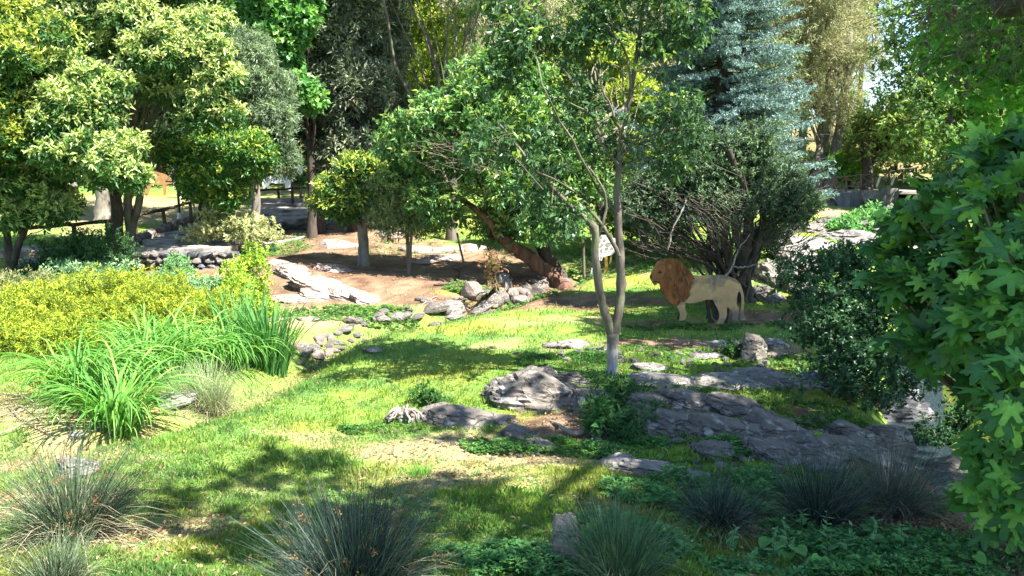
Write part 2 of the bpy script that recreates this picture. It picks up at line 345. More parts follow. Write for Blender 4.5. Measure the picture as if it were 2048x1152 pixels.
# ------------------------------------------------------------------ foliage
def leaf_quads(P, D, N, L, Wd, col, fold=.25, droop=0.0):
    """one folded diamond per leaf"""
    n = len(P); D = unit(D); N = unit(N-D*(N*D).sum(1, keepdims=True)); S = np.cross(D, N)
    L = L[:, None]; Wd = Wd[:, None]
    mid = P+D*L*.42
    a, c = P, P+D*L-N*L*droop
    b = mid+S*Wd*.5+N*Wd*fold; d = mid-S*Wd*.5+N*Wd*fold
    V = np.stack([a, b, c, d], 1).reshape(-1, 3); F_ = np.arange(4*n).reshape(-1, 4)
    return V, F_, np.repeat(col, 4, axis=0)
def crown_leaves(clumps, n, L, Wd, pal, tip=None, tipf=.5, up=.35, per=9, droop=.15, seed=0, hang=0., inner=.5, tipcut=.15):
    """clumps: (k,6) centre + radii. twigs on each clump's shell, a rosette of leaves on each twig"""
    rs = np.random.RandomState(seed); C = np.array(clumps, float)
    wgt = (C[:, 3]*C[:, 5]); wgt = wgt/wgt.sum()
    nt_ = max(1, n//per); ci = rs.choice(len(C), nt_, p=wgt)
    d = rdir(rs, nt_); d[:, 2] += .15; d = unit(d)
    rad = 1-inner*rs.rand(nt_)**1.6
    rad *= 1+.42*(rs.rand(nt_)-.5)
    T = C[ci, :3]+d*C[ci, 3:6]*rad[:, None]
    td = unit(d+np.array((0, 0, up-hang))+rdir(rs, nt_)*.5)
    k = np.repeat(np.arange(nt_), per); m = len(k)
    Lm = L*(.6+.7*rs.rand(m))
    pos = T[k]+td[k]*(rs.rand(m, 1)*L*1.2)+rs.normal(size=(m, 3))*L*.22
    D = unit(td[k]*.7+rdir(rs, m)*.95+np.array((0, 0, -hang*.8)))
    N = unit(np.array((0, 0, 1.))*.8+rdir(rs, m)*.6+d[k]*.45)
    pal = np.array(pal, float)
    tw = pal[rs.randint(len(pal), size=nt_)][k]; c = tw*.7+pal[rs.randint(len(pal), size=m)]*.3
    if tip is not None:
        # tip colour goes to outer, upward-facing twigs picked at random
        on_ = ((rad > .72) & (d[:, 2] > -tipcut-rs.rand(nt_)*.5) & (rs.rand(nt_) < tipf))[k].astype(float)*(.45+.55*rs.rand(m))
        c = c*(1-on_[:, None])+np.array(tip)*on_[:, None]
    c = c*(.72+.5*rs.rand(m, 1))
    return leaf_quads(pos, D, N, Lm, Lm*Wd/L, c, .18, droop)
def subclumps(ells, r, seed, dens=1.0, flat=.7):
    """ells: list of (centre Vector, rx, ry, rz) -> clumps of radius ~r near the shell"""
    rs = np.random.RandomState(seed); out = []
    for c, rx, ry, rz in ells:
        k = max(3, int(dens*3.2*(rx*ry+rx*rz+ry*rz)/3/(r*r)))
        d = rdir(rs, k); q = (rs.rand(k, 1)**.45)*.9
        P = np.array(tuple(c))+d*q*np.array((rx, ry, rz)); rr = r*(.6+.75*rs.rand(k))
        out.append(np.column_stack([P, rr, rr, rr*flat]))
    return np.concatenate(out)
def ell(px, py, rx, ry, Y, depth=None):
    s = Y/F*1.01
    return (W(px, py, Y), rx*s, (depth or (rx*s+ry*s)/2*.9), ry*s)
def finish_crown(name, parent, LV, mat):
    V, F_, c = LV; me = mesh_np(name, V, F_, 4, c); me.materials.append(mat); return link(name, me, None, parent)
def limbs(parent, trunk_pts, clumps, r0, mat, seed, nmain=6, nsmall=26, seg=6):
    """boughs from the upper trunk into the crown: thick ones as parts of their own, thin ones joined"""
    rs = np.random.RandomState(seed); tp = np.array([tuple(p) for p in trunk_pts]); C = np.array(clumps)
    order = np.argsort(-C[:, 3]*(.5+rs.rand(len(C)))); small = []
    for i, ci in enumerate(order[:nmain+nsmall]):
        e = C[ci, :3]; a = tp[int(len(tp)*rs.uniform(.45, .98)) if i else -1]
        if e[2] < a[2]-.3: a = tp[len(tp)//2]
        dlt = e-a; Ln = np.linalg.norm(dlt)
        m1 = a+dlt*.35+np.array((0, 0, Ln*.10))+rs.normal(size=3)*Ln*.05; m2 = a+dlt*.7+np.array((0, 0, Ln*.08))+rs.normal(size=3)*Ln*.06
        big = i < nmain; r = r0*(.5 if big else .2)
        pts = spline([a, m1, m2, e+rs.normal(size=3)*.1], 10, Ln*.006, seed+i)
        V, F_ = tube(pts, np.linspace(r, r*.25, 10), seg if big else 5, seed+i)
        if big: link('branch', mesh_quads('branch', V, F_, True, mat), None, parent)
        else: small.append((V, F_))
    if small:
        V, F_ = merge(small); link('thin_branches', mesh_quads('thin_branches', V, F_, True, mat), None, parent)['kind'] = 'stuff'
def make_tree(name, label, cat, stems, clumps, leaf, mat, bark, r0, seed, group=None, nmain=6, nsmall=24, crown='crown', nroot=True):
    """stems: list of (points, base radius, top radius) in world space"""
    base = Vector(stems[0][0][0]); t = thing(name, label, cat, base, 0, group)
    for k, (pts, ra, rb) in enumerate(stems):
        P = spline(pts, max(10, len(pts)*4), ra*.08, seed+k); P = P-np.array(tuple(base))
        n = len(P); rad = ra+(rb-ra)*np.linspace(0, 1, n)**.8
        if nroot: rad[0] *= 1.3; rad[1] *= 1.12
        tube_obj('trunk', P, rad, bark, t, 12, seed+k, .07)
    if clumps is not None:
        C = np.array(clumps).copy(); C[:, :3] -= np.array(tuple(base))
        for k, (pts, ra, rb) in enumerate(stems[:2]):
            tp = spline(pts, 12)-np.array(tuple(base))
            limbs(t, tp, C[k::min(2, len(stems))], r0, bark, seed+90+k, nmain//min(2, len(stems)), nsmall//min(2, len(stems)))
        kw = dict(leaf); LV = crown_leaves(C, kw.pop('n'), kw.pop('L'), kw.pop('W'), kw.pop('pal'), seed=seed+5, **kw)
        finish_crown(crown, t, LV, mat)
    return t
# palettes (leaf reflectance)
GREEN = [(.045,.11,.020),(.06,.14,.025),(.035,.085,.02),(.08,.16,.03)]
DEEP = [(.030,.075,.022),(.04,.095,.03),(.022,.055,.018)]
_YEL = (.50,.52,.10); YEL2 = (.58,.60,.16)
GREY = [(.13,.19,.12),(.18,.24,.16),(.09,.14,.08),(.22,.28,.19)]
OLIVE = [(.11,.13,.045),(.16,.17,.06),(.075,.09,.03)]
KHAKI = [(.28,.28,.14),(.36,.34,.19),(.20,.21,.11)]
BLUE = [(.13,.21,.21),(.20,.29,.29),(.08,.14,.14),(.25,.34,.34)]
JUN = [(.06,.11,.06),(.09,.15,.08),(.04,.075,.045),(.12,.17,.10)]
BRIGHT = [(.10,.26,.06),(.14,.33,.08),(.07,.18,.045)]

# ================================================================== GROUND
def axis(lo, hi, c, n, k):
    a, b = math.asinh((lo-c)/k), math.asinh((hi-c)/k); return c+k*np.sinh(np.linspace(a, b, n))
xs = axis(-180, 180, 0, 400, 9); ys = axis(-110, 300, 9, 420, 8)
X, Y_ = np.meshgrid(xs, ys); Z = h(X, Y_)
V = np.column_stack([X.ravel(), Y_.ravel(), Z.ravel()])
nx, ny = len(xs), len(ys); I = np.arange(nx*ny).reshape(ny, nx)
Fq = np.stack([I[:-1, :-1], I[:-1, 1:], I[1:, 1:], I[1:, :-1]], -1).reshape(-1, 4)
c, m_, d_ = cover_col(X.ravel(), Y_.ravel())
ground = link('ground', mesh_np('ground', V, Fq, 4, c, True)); ground['kind'] = 'structure'
gm, t, p = newmat('ground_cover'); L = t.links
a = nd(t, 'ShaderNodeAttribute', attribute_name='Col'); tc = nd(t, 'ShaderNodeTexCoord')
n1 = nd(t, 'ShaderNodeTexNoise'); n1.inputs['Scale'].default_value = 26; n1.inputs['Detail'].default_value = 8; n1.inputs['Roughness'].default_value = .75
L.new(tc.outputs['Object'], n1.inputs['Vector'])
cr = nd(t, 'ShaderNodeValToRGB'); e = cr.color_ramp.elements; e[0].position, e[1].position = .3, .72; e[0].color = (.42,.40,.36,1); e[1].color = (1.35,1.3,1.2,1)
L.new(n1.outputs['Fac'], cr.inputs['Fac'])
mx = nd(t, 'ShaderNodeMix', data_type='RGBA', blend_type='MULTIPLY'); mx.inputs[0].default_value = 1
L.new(a.outputs['Color'], mx.inputs[6]); L.new(cr.outputs[0], mx.inputs[7]); L.new(mx.outputs[2], p.inputs['Base Color'])
p.inputs['Roughness'].default_value = .95; p.inputs['Specular IOR Level'].default_value = .1
b = nd(t, 'ShaderNodeBump'); b.inputs['Strength'].default_value = .9; b.inputs['Distance'].default_value = .03
L.new(n1.outputs['Fac'], b.inputs['Height']); L.new(b.outputs[0], p.inputs['Normal']); ground.data.materials.append(gm)

# brook water under the fig
bw = BROOK[3]
wz = float(h(bw.x, bw.y))+.22
wv = []; prev = None
pp = spline([(q.x, q.y, 0) for q in BROOK[1:]], 30)
wV = []
for i, q in enumerate(pp):
    tg = pp[min(i+1, 29)]-pp[max(i-1, 0)]; tg /= np.linalg.norm(tg); s = np.array((-tg[1], tg[0], 0))
    zz = float(h(q[0], q[1]))+.20
    for k_ in np.linspace(-.62, .62, 9):
        wV.append((q[0]+s[0]*k_, q[1]+s[1]*k_, zz+.012*math.sin(i*1.7+k_*9)))
wV = np.array(wV); I = np.arange(30*9).reshape(30, 9); wF = np.stack([I[:-1, :-1], I[:-1, 1:], I[1:, 1:], I[1:, :-1]], -1).reshape(-1, 4)
wm, t, p = newmat('brook_water'); p.inputs['Base Color'].default_value = (.02,.03,.035,1); p.inputs['Roughness'].default_value = .06; p.inputs['IOR'].default_value = 1.33; p.inputs['Specular IOR Level'].default_value = .8
tc = nd(t, 'ShaderNodeTexCoord'); n1 = nd(t, 'ShaderNodeTexNoise'); n1.inputs['Scale'].default_value = 14; n1.inputs['Detail'].default_value = 4
b = nd(t, 'ShaderNodeBump'); b.inputs['Strength'].default_value = 1; b.inputs['Distance'].default_value = .06
t.links.new(tc.outputs['Object'], n1.inputs['Vector']); t.links.new(n1.outputs['Fac'], b.inputs['Height']); t.links.new(b.outputs[0], p.inputs['Normal'])
o = link('water', mesh_np('water', wV, wF, 4, None, True), wm); o['kind'] = 'structure'

# ------------------------------------------------------------------ grass
def grass_pts(n, seed, y0, y1, spread=.75):
    rs = np.random.RandomState(seed); inv = rs.uniform(1/y1, 1/y0, n); y = 1/inv; x = y*rs.uniform(-spread, spread, n)
    return x, y, rs
def blades(x, y, rs, hh, ww, col, lean=.5, tri=True):
    n = len(x); z = h(x, y); a = rs.uniform(0, 2*math.pi, n); S = np.column_stack([np.cos(a), np.sin(a), np.zeros(n)])
    b_ = rs.uniform(0, 2*math.pi, n); ln = rs.rand(n)*lean
    D = np.column_stack([np.cos(b_)*ln, np.sin(b_)*ln, np.ones(n)])
    P = np.column_stack([x, y, z-.004]); T = P+D*hh[:, None]; q = P+D*hh[:, None]*.55*np.array((.6,.6,1.15))
    V = np.stack([P-S*ww[:, None], P+S*ww[:, None], q+S*ww[:, None]*.7, T], 1).reshape(-1, 3)
    F_ = np.arange(4*n).reshape(-1, 4); cc = np.repeat(col, 4, 0)
    return V, F_, cc
x, y, rs = grass_pts(430000, 3, 4.4, 34, .72)
m_, d_ = cover(x, y); gl = polyline_dist(x, y, GULLY)
tuft = fbm(x*6, y*6, 121, 3)
keep = (rs.rand(len(x)) > m_*.97) & (rs.rand(len(x)) > d_*.55) & (polyline_dist(x, y, BROOK) > .6) & (tuft+rs.rand(len(x))*.5 > .5)
x, y, m_, d_, tuft = x[keep], y[keep], m_[keep], d_[keep], tuft[keep]
c, _, _ = cover_col(x, y, 1)
n = len(x); hh = .78*(.022+.05*rs.rand(n)*(1.25-d_)*(.35+1.6*np.clip(tuft-.35, 0, 1)*2))*(1+y*.022); ww = (.0017+.00022*y)*(1+.5*rs.rand(n))
c = c*(.6+.85*rs.rand(n, 1))
dead = rs.rand(n) < .07+.3*d_; c[dead] = np.array((.50,.42,.22))*(.6+.5*rs.rand(dead.sum(), 1))
V, F_, cc = blades(x, y, rs, hh, ww, c, .7)
g = link('lawn_grass', mesh_np('lawn_grass', V, F_, 4, cc), M['grass']); g['kind'] = 'stuff'; g['label'] = 'short green and yellowing lawn grass around the dry stream and rocks'

# small-leaved ground cover, low weeds in the shade at the right and in front
def weeds(name, label, spots, n, L, hmax, pal, seed, tip=None):
    rs = np.random.RandomState(seed); P = []
    for px, py, rx, ry, wt in spots:
        c_ = cast(px, py, hbase); k = int(n*wt); r = np.sqrt(rs.rand(k)); a = rs.rand(k)*2*math.pi
        P.append(np.column_stack([c_.x+np.cos(a)*r*rx, c_.y+np.sin(a)*r*ry]))
    P = np.concatenate(P); k = fbm(P[:, 0]*2.5, P[:, 1]*2.5, seed, 3); P = P[k+rs.rand(len(P))*.25 > .52]; k = fbm(P[:, 0]*2.5, P[:, 1]*2.5, seed, 3)
    P = P[polyline_dist(P[:, 0], P[:, 1], BROOK) > .55]; k = fbm(P[:, 0]*2.5, P[:, 1]*2.5, seed, 3)
    z = h(P[:, 0], P[:, 1]); hh = hmax*rs.rand(len(P))*np.clip((k-.35)*3, .25, 1.2)
    T = np.column_stack([P, z+hh]); per = 5; kk = np.repeat(np.arange(len(P)), per); m = len(kk)
    a = rs.rand(m)*2*math.pi; D = np.column_stack([np.cos(a), np.sin(a), rs.uniform(-.1, .6, m)]); N = np.array((0, 0, 1.))+rdir(rs, m)*.45
    pal = np.array(pal); c_ = pal[rs.randint(len(pal), size=len(P))][kk]*(.7+.6*rs.rand(m, 1)); Ls = L*(.5+.9*rs.rand(len(P)))[kk]
    V, F_, cc = leaf_quads(T[kk]+rs.normal(size=(m, 3))*L*.2, D, N, Ls, Ls*.62, c_, .12, .1)
    o = link(name, mesh_np(name, V, F_, 4, cc), M['soft']); tag(o, label, None, None, 'stuff'); return o
WEED = [(.09,.24,.07),(.13,.31,.08),(.06,.17,.05),(.17,.37,.10)]
weeds('ground_cover', 'small-leaved green ground cover in the shade around the rushes', [(1400,1090,1.3,.7,.26),(1150,1120,.8,.4,.12),(1700,1110,1.2,.5,.16),(1450,985,1.2,.5,.16),(1350,900,1.0,.35,.10),(1900,1130,.8,.4,.06),(930,1130,.5,.3,.04),(1650,1000,1.2,.4,.1)], 26000, .036, .13, WEED, 11)
weeds('lawn_weeds', 'tiny broad-leaved weeds dotted through the near lawn', [(600,1000,3,1.5,.5),(500,850,3,1.5,.3),(900,1040,2,1.2,.25),(800,720,2.5,2,.2),(200,1000,2,1.5,.2)], 5200, .022, .02, [(.10,.24,.06),(.15,.30,.09),(.20,.34,.12)], 15)
weeds('weeds', 'low leafy weeds growing between the rock slabs behind', [(1600,840,1.5,.7,.3),(1450,790,1.2,.5,.1),(1400,715,2.2,.5,.15),(1300,760,1.2,.4,.1),(1130,720,.9,.4,.1),(1400,655,1.8,.25,.12),(1100,900,1.0,.3,.12),(760,850,.5,.2,.04)], 13000, .034, .07, [(.08,.20,.04),(.11,.26,.05),(.05,.13,.03)], 12)
weeds('bank_weeds', 'scattered green weeds on the far bank between trees', [(1230,520,2.6,2.2,.4),(820,500,1.6,1.2,.04),(700,630,1.4,.7,.15),(1000,585,1.4,.6,.15),(560,500,1,2,.1),(1600,520,2.5,2,.2)], 9000, .055, .14, [(.10,.22,.05),(.16,.30,.08),(.07,.15,.04)], 13)

rs = np.random.RandomState(21); x, y, rs = grass_pts(34000, 21, 4.6, 30, .7); m_, d_ = cover(x, y); k = rs.rand(len(x)) < .12+.88*np.maximum(m_, d_*.7); x, y = x[k], y[k]; m = len(x)
P = np.column_stack([x, y, h(x, y)+.012+.02*rs.rand(m)]); a = rs.rand(m)*6.28; D = np.column_stack([np.cos(a), np.sin(a), rs.normal(size=m)*.25]); Ls = (.02+.035*rs.rand(m))*(1+y*.02)
pal = np.array([(.30,.17,.08),(.20,.11,.06),(.45,.33,.18),(.12,.08,.05),(.36,.26,.12)]); V, F_, cc = leaf_quads(P, D, np.array((0,0,1.))+rdir(rs, m)*.5, Ls, Ls*.5, pal[rs.randint(5, size=m)], .3)
o = link('leaf_litter', mesh_np('leaf_litter', V, F_, 4, cc), M['rush']); tag(o, 'dry fallen leaves scattered over the lawn and the brown bank', None, None, 'stuff')

# ================================================================== ROCKS
def rock_mesh(name, sx, sy, sz, seed, sub=3, planes=16, strata=.0, rough=.08, mat=None, tilt=(0, 0, 0)):
    bm = bmesh.new(); bmesh.ops.create_icosphere(bm, subdivisions=sub, radius=1)
    rs = np.random.RandomState(seed); N = rdir(rs, planes); Dp = rs.uniform(.62, .95, planes)
    R = Matrix.Rotation(tilt[2], 3, 'Z') @ Matrix.Rotation(tilt[1], 3, 'Y') @ Matrix.Rotation(tilt[0], 3, 'X')
    off = Vector(rs.uniform(-50, 50, 3)); sc_ = max(sx, sy, sz)
    for v in bm.verts:
        d = np.array(v.co); q = N@d; r = np.min(np.where(q > .05, Dp/np.maximum(q, .05), 9)); r = min(r, 1.1)
        p_ = Vector(d*r)
        f = mnoise.fractal(p_*1.6+off, 1.0, 2.1, 4)
        r2 = 1+f*rough*.9
        if sub >= 4:
            q_ = Vector((p_.x*2.3+p_.z*.8, p_.y*2.3, p_.z*5.2-p_.x*1.1))+mnoise.noise_vector(p_*2+off)*.35+off
            r2 += .045*mnoise.cell(q_)+.025*mnoise.cell(q_*2.3)
        if strata:
            s_ = p_.z*6+mnoise.noise(p_*1.1+off)*1.6; st = abs((s_ % 1.0)-.5)*2
            r2 *= 1-strata*(st**3)
        p_ = p_*r2
        v.co = R @ Vector((p_.x*sx, p_.y*sy, p_.z*sz))
    me = bpy.data.meshes.new(name); bm.to_mesh(me); bm.free(); me.shade_flat() if sub < 4 else me.shade_flat()
    if mat: me.materials.append(mat)
    return me
def rock(label, px, py, wpx, hm, mat, seed, dm=None, sub=3, rz=0., sink=.35, name='rock', group=None, tilt=0., strata=.1, cat='rock'):
    g = G(px, py); s = wpx*g.y/F/2; dm = dm or s*.8
    o = link(name, rock_mesh(name, s*1.12, dm, hm, seed, sub, mat=M[mat], strata=strata, tilt=(0, tilt, rz)), None, None, g+Vector((0, 0, hm*(1-2*sink))))
    tag(o, label, cat, group); return o
def outcrop(label, pieces, mat, seed, sub=4, group=None, slabn='slab'):
    g0 = G(pieces[0][0], pieces[0][1]); t = thing('rock_outcrop', label, 'rock outcrop', g0, 0, group)
    for i, pc in enumerate(pieces):
        px, py, wpx, dm, hm, rz, tl = pc[:7]; mt = pc[7] if len(pc) > 7 else mat
        g = G(px, py); s = wpx*g.y/F/2
        link(slabn, rock_mesh(slabn, s*1.12, dm, hm, seed+i*7, 5 if (sub == 4 and g.y < 12.8) else sub, mat=M[mt], strata=.06 if g.y < 12.8 else .12, tilt=(0, tl, rz)), None, t, g-g0+Vector((0, 0, -hm*.2)))
    return t
outcrop('low grey rock beside the rotten stump, running down to the right', [(935,845,190,.38,.30,-.1,.12),(1040,872,110,.22,.16,-.35,.3),(1085,898,80,.16,.10,-.4,.25),(880,835,90,.3,.24,.2,0)], 'rock', 100)
outcrop('large grey boulder outcrop left of the whitewashed tree base', [(1095,800,235,.55,.42,.05,.05),(1050,757,110,.3,.26,.2,-.1),(1190,805,130,.4,.33,-.2,.1),(1140,765,120,.3,.2,.0,.1),(1010,790,90,.35,.3,.3,-.1)], 'rock', 130)
outcrop('long band of layered purple-grey bedrock across the right side', [(1330,850,190,.45,.30,-.3,.22),(1440,868,210,.42,.30,-.35,.2),(1540,870,190,.45,.28,-.3,.25),(1380,815,200,.35,.24,-.25,.2),(1480,825,170,.3,.22,-.3,.2),
   (1630,900,190,.42,.27,-.35,.22),(1570,915,170,.3,.18,-.3,.2),(1720,905,170,.42,.28,-.3,.2),(1800,885,140,.4,.3,-.1,.1),(1700,870,120,.3,.2,-.2,.15),(1300,818,120,.3,.22,-.2,.2),(1440,905,120,.24,.14,-.2,.2),(1660,935,110,.22,.12,-.2,.1)], 'rock', 160)
outcrop('low flat rock in the grass below the long rock band', [(1300,945,170,.32,.17,-.1,.08),(1370,960,120,.28,.13,-.2,.15),(1240,930,80,.2,.12,.2,-.1)], 'rockgrey', 200)
outcrop('flat layered slabs right behind the whitewashed tree base', [(1330,768,170,.35,.15,.05,.08),(1460,770,210,.40,.15,-.08,.1),(1580,772,190,.45,.17,-.1,.12),(1520,750,160,.3,.12,.05,.05),(1640,765,130,.35,.18,0,0,'rockdark')], 'rockgrey', 220)
outcrop('broken pale rocks in front of the lion figure', [(1150,692,110,.3,.13,.0,.1),(1200,700,70,.2,.10,.2,0),(1440,692,110,.3,.13,.0,.1),(1300,738,90,.2,.10,.1,.1),(1400,712,90,.25,.10,.1,-.1),(1550,690,60,.25,.18,.3,0)], 'rockgrey', 240)
rock('upright pointed grey boulder in the rocks right of the lion feet', 1505,722,62,.30,'rock',301,dm=.22,sub=4,sink=.2)
rock('pale triangular stone leaning beside the upright grey boulder', 1478,704,50,.16,'rockgrey',302,dm=.2,sub=4,tilt=.4)
rock('small warm-coloured flat stone right of the upright grey boulder', 1552,712,44,.07,'rockpale',303)
rock('dark boulder on the near edge of the brook', 1790,840,170,.34,'rockdark',304,dm=.45,sub=4)
rock('square brownish block below the brook pool', 1775,893,110,.20,'rock',305,dm=.3,sub=4,sink=.25)
rock('rounded dark boulder half hidden behind the fig tree', 1890,960,120,.30,'rock',306,dm=.35,sub=4)
rock('white upright stone beside the foreground rush', 1135,1130,64,.22,'rockgrey',307,dm=.12,sub=4,sink=.0)
rock('small pale rock at the bottom right corner', 1925,1150,60,.06,'rockpale',308)
outcrop('sunlit pinkish rock slabs on the far bank left of the trees', [(640,570,150,1.0,.26,.2,.25),(590,545,90,.8,.20,.1,.2),(700,592,120,.7,.20,.1,.25),(735,600,70,.5,.18,0,.2),(590,598,90,.5,.16,.2,.15),(650,590,120,.7,.18,.1,.2),(670,540,80,.7,.16,.0,.2),(560,525,60,.6,.14,.1,.1)], 'rockpale', 320)
outcrop('long pale layered bedrock in the sun behind the dark shrub', [(1570,488,130,1.2,.36,.1,.12),(1640,495,150,1.5,.4,.0,.1),(1740,488,150,1.5,.45,-.1,.1),(1800,500,110,1.4,.5,0,.15),(1600,512,130,1.0,.3,0,.15),(1700,478,120,1.5,.4,.1,.05)], 'rockgrey', 350)
outcrop('dark tilted slabs behind and right of the lion figure', [(1560,560,110,1.0,.45,-.3,.5),(1600,575,110,1.0,.4,-.3,.45),(1540,590,90,.7,.28,-.3,.5),(1600,535,110,1.1,.45,-.3,.45),(1640,600,90,.8,.4,-.2,.4)], 'rock', 380)
outcrop('rubbly rock bank below the concrete bridge wall', [(1790,450,70,1.4,.9,0,0),(1740,462,100,1.5,.5,0,.1),(1680,452,110,1.5,.5,0,.0),(1620,460,110,1.4,.4,0,.0)], 'rock', 400)
outcrop('shaded grey rocks under the trees on the brown bank', [(885,515,80,.6,.20,.1,.1),(850,500,90,.7,.25,.1,.1),(905,500,70,.6,.25,0,0),(775,470,80,.6,.3,0,0),(690,492,90,.7,.35,0,.1),(745,440,80,.9,.5,0,0),(940,498,70,.5,.25,.2,0),(850,522,60,.4,.12,0,0)], 'rockpale', 420, 3, None, 'stone')
# stones lining the dry stream
GS = 'stones lining the dry stream'
def stone_row(label_fn, pts, seed, s0, mat, n, jit=.12, tname='stone_edging', lbl='', hz=.6):
    t = thing(tname, lbl, 'stone edging', G(*pts[0]), 0, GS); base = t.location.copy(); rs = np.random.RandomState(seed)
    P = spline([G(*q) for q in pts], n); var = [rock_mesh('stone', 1, .8, .75, seed+j, 3 if s0 > .15 else 2, mat=M[mat[j % len(mat)]]) for j in range(5)]
    for i in range(n):
        x_, y_ = P[i][0]+rs.normal()*jit, P[i][1]+rs.normal()*jit; s = s0*rs.uniform(.55, 1.5)
        o = link('stone', var[rs.randint(5)], None, t); o.location = on(x_, y_, s*.2)-base; o.scale = (s, s*rs.uniform(.7, 1.2), s*hz*rs.uniform(.7, 1.3)); o.rotation_euler = (rs.uniform(-.3, .3), rs.uniform(-.3, .3), rs.uniform(0, 6))
    return t
stone_row(0, [(610,715),(650,690),(700,665)], 501, .13, ['rockpale','rockgrey','rock'], 26, .15, lbl='pale stone edge of the dry stream next to the iris leaves')
stone_row(0, [(695,650),(740,645),(790,635),(830,628)], 511, .14, ['rock','rock','rockgrey'], 20, .10, lbl='grey stone row along the middle bend of the dry stream')
stone_row(0, [(890,640),(920,628),(960,615)], 521, .24, ['rock','rockgrey','rock'], 12, .22, lbl='cluster of bigger grey boulders in the dry stream bed')
stone_row(0, [(960,610),(1010,600),(1060,585),(1100,568)], 531, .22, ['rock','rockgrey','rockpale'], 22, .2, lbl='stacked stones of the stream edge left of the leaning trunk', hz=.9)
stone_row(0, [(840,604),(900,612),(930,600)], 541, .13, ['rockpale','rock'], 12, .2, lbl='scattered small stones on the far side of the stream')
stone_row(0, [(150,880),(215,872),(262,862),(300,850)], 551, .06, ['rockpale','rockgrey'], 12, .08, lbl='small pale stones at the foot of the daylily clump')
GS = 'loose broken stones on the rocky ground'
stone_row(0, [(1290,880),(1420,915),(1560,935),(1700,940),(1830,925)], 581, .07, ['rock','rockgrey'], 60, .22, 'rubble', 'broken stones along the lower edge of the long rock band')
stone_row(0, [(1090,705),(1200,712),(1320,722),(1420,728),(1560,735)], 582, .07, ['rockgrey','rock','rockpale'], 50, .30, 'rubble', 'broken stones strewn between the forked tree and the dark shrub')
stone_row(0, [(780,862),(900,880),(1010,905),(1110,918)], 583, .04, ['rock','rockgrey'], 30, .14, 'rubble', 'small stones along the foot of the low grey rock')
stone_row(0, [(1500,815),(1620,850),(1740,860)], 584, .06, ['rock','rockgrey'], 30, .2, 'rubble', 'small stones in the weeds above the long rock band')
rock('long pale half-buried stone between daylily and grey sedge', 350,812,92,.13,'rockgrey',560,dm=.16,sub=4,rz=.35,sink=.2,tilt=-.1)
rock('flat white stone in the lawn left of the daylilies', 152,870,34,.05,'rockgrey',561,dm=.08)
rock('pale stone hidden behind the left foreground rush', 150,945,80,.14,'rockgrey',562,dm=.2,sub=4)
rs_ = np.random.RandomState(77)
for i, (px, py, wp) in enumerate(((390,700,40),(745,702,40),(555,640,60),(620,640,50))):
    rock(['pale flat stone among the sedge leaves','small pale stone flush in the bright lawn','weathered stone patch on the sunlit slope by the iris','smaller weathered stone on the slope nearer the slabs'][i], px, py, wp, .05, 'rockpale', 570+i, sub=3)

# rotten stump and root
g = G(808, 845); t = thing('tree_stump', 'rotten pale tree stump with tangled roots beside the low rock', 'stump', g)
me = rock_mesh('stump_wood', .17, .13, .11, 610, 4, 12, .25, .35, M['barkpale']); link('stump_wood', me, None, t, (0.03, 0, .07))
rs_ = np.random.RandomState(5); prt = []
for i in range(16):
    a = rs_.uniform(0, 6.28); q = np.array((math.cos(a)*.1, math.sin(a)*.07, .13+rs_.rand()*.05)); e = np.array((math.cos(a)*.26, math.sin(a)*.2, .01+rs_.rand()*.08)); e2 = (q+e)/2+rs_.normal(size=3)*.035
    prt.append(tube(spline([q*.3, q, e2, e], 9, .008, i), np.linspace(.028, .008, 9)*rs_.uniform(.6, 1.3), 6, i, .15))
V, F_ = merge(prt); link('roots', mesh_quads('roots', V, F_, True, M['twig']), None, t)
link('broken_end', rock_mesh('broken_end', .07, .06, .085, 611, 3, 10, .2, .3, M['rockgrey']), None, t, (-.16, -.02, .08))
P = spline([G(1100,842), G(1118,858)+Vector((0,0,.05)), G(1128,868)+Vector((0,0,.06)), G(1150,876)+Vector((0,0,.05)), G(1180,872)+Vector((0,0,.06)), G(1200,884)], 16)
o = tube_obj('exposed_root', P, np.linspace(.02, .042, 16), M['barkpale'], None, 9, 3, .12); tag(o, 'pale curved root lying on the bare soil between the grey rocks', 'root')

# ================================================================== STRAP-LEAVED PLANTS
def strap_mesh(name, Ln, wd, bend, seg, twist, col, seed, up=1.25):
    """arching leaf with a keel, rooted at the origin, leaning towards +x; it falls past its arch"""
    rs = np.random.RandomState(seed); V = []; ang = up; x = z = 0.; yy = 0
    for i in range(seg+1):
        s = i/seg; wv = wd*(1-.55*s)*min(1, (1-s)*4+.03)*(.75+.25*min(1, s*5)); a = twist*s
        V += [(x-math.sin(a)*0, -wv*.5*math.cos(a)+yy, z+wv*.15-wv*.5*math.sin(a)), (x, yy, z), (x, wv*.5*math.cos(a)+yy, z+wv*.15+wv*.5*math.sin(a))]
        ang -= bend/seg*(.3+1.6*s); x += math.cos(ang)*Ln/seg; z += math.sin(ang)*Ln/seg; yy += rs.normal()*Ln*.004
    F_ = []
    for i in range(seg):
        for j in range(2): F_.append((i*3+j, i*3+j+1, i*3+4+j, i*3+3+j))
    return mesh_np(name, np.array(V), np.array(F_), 4, np.tile(np.array(col), (len(V), 1)), True)
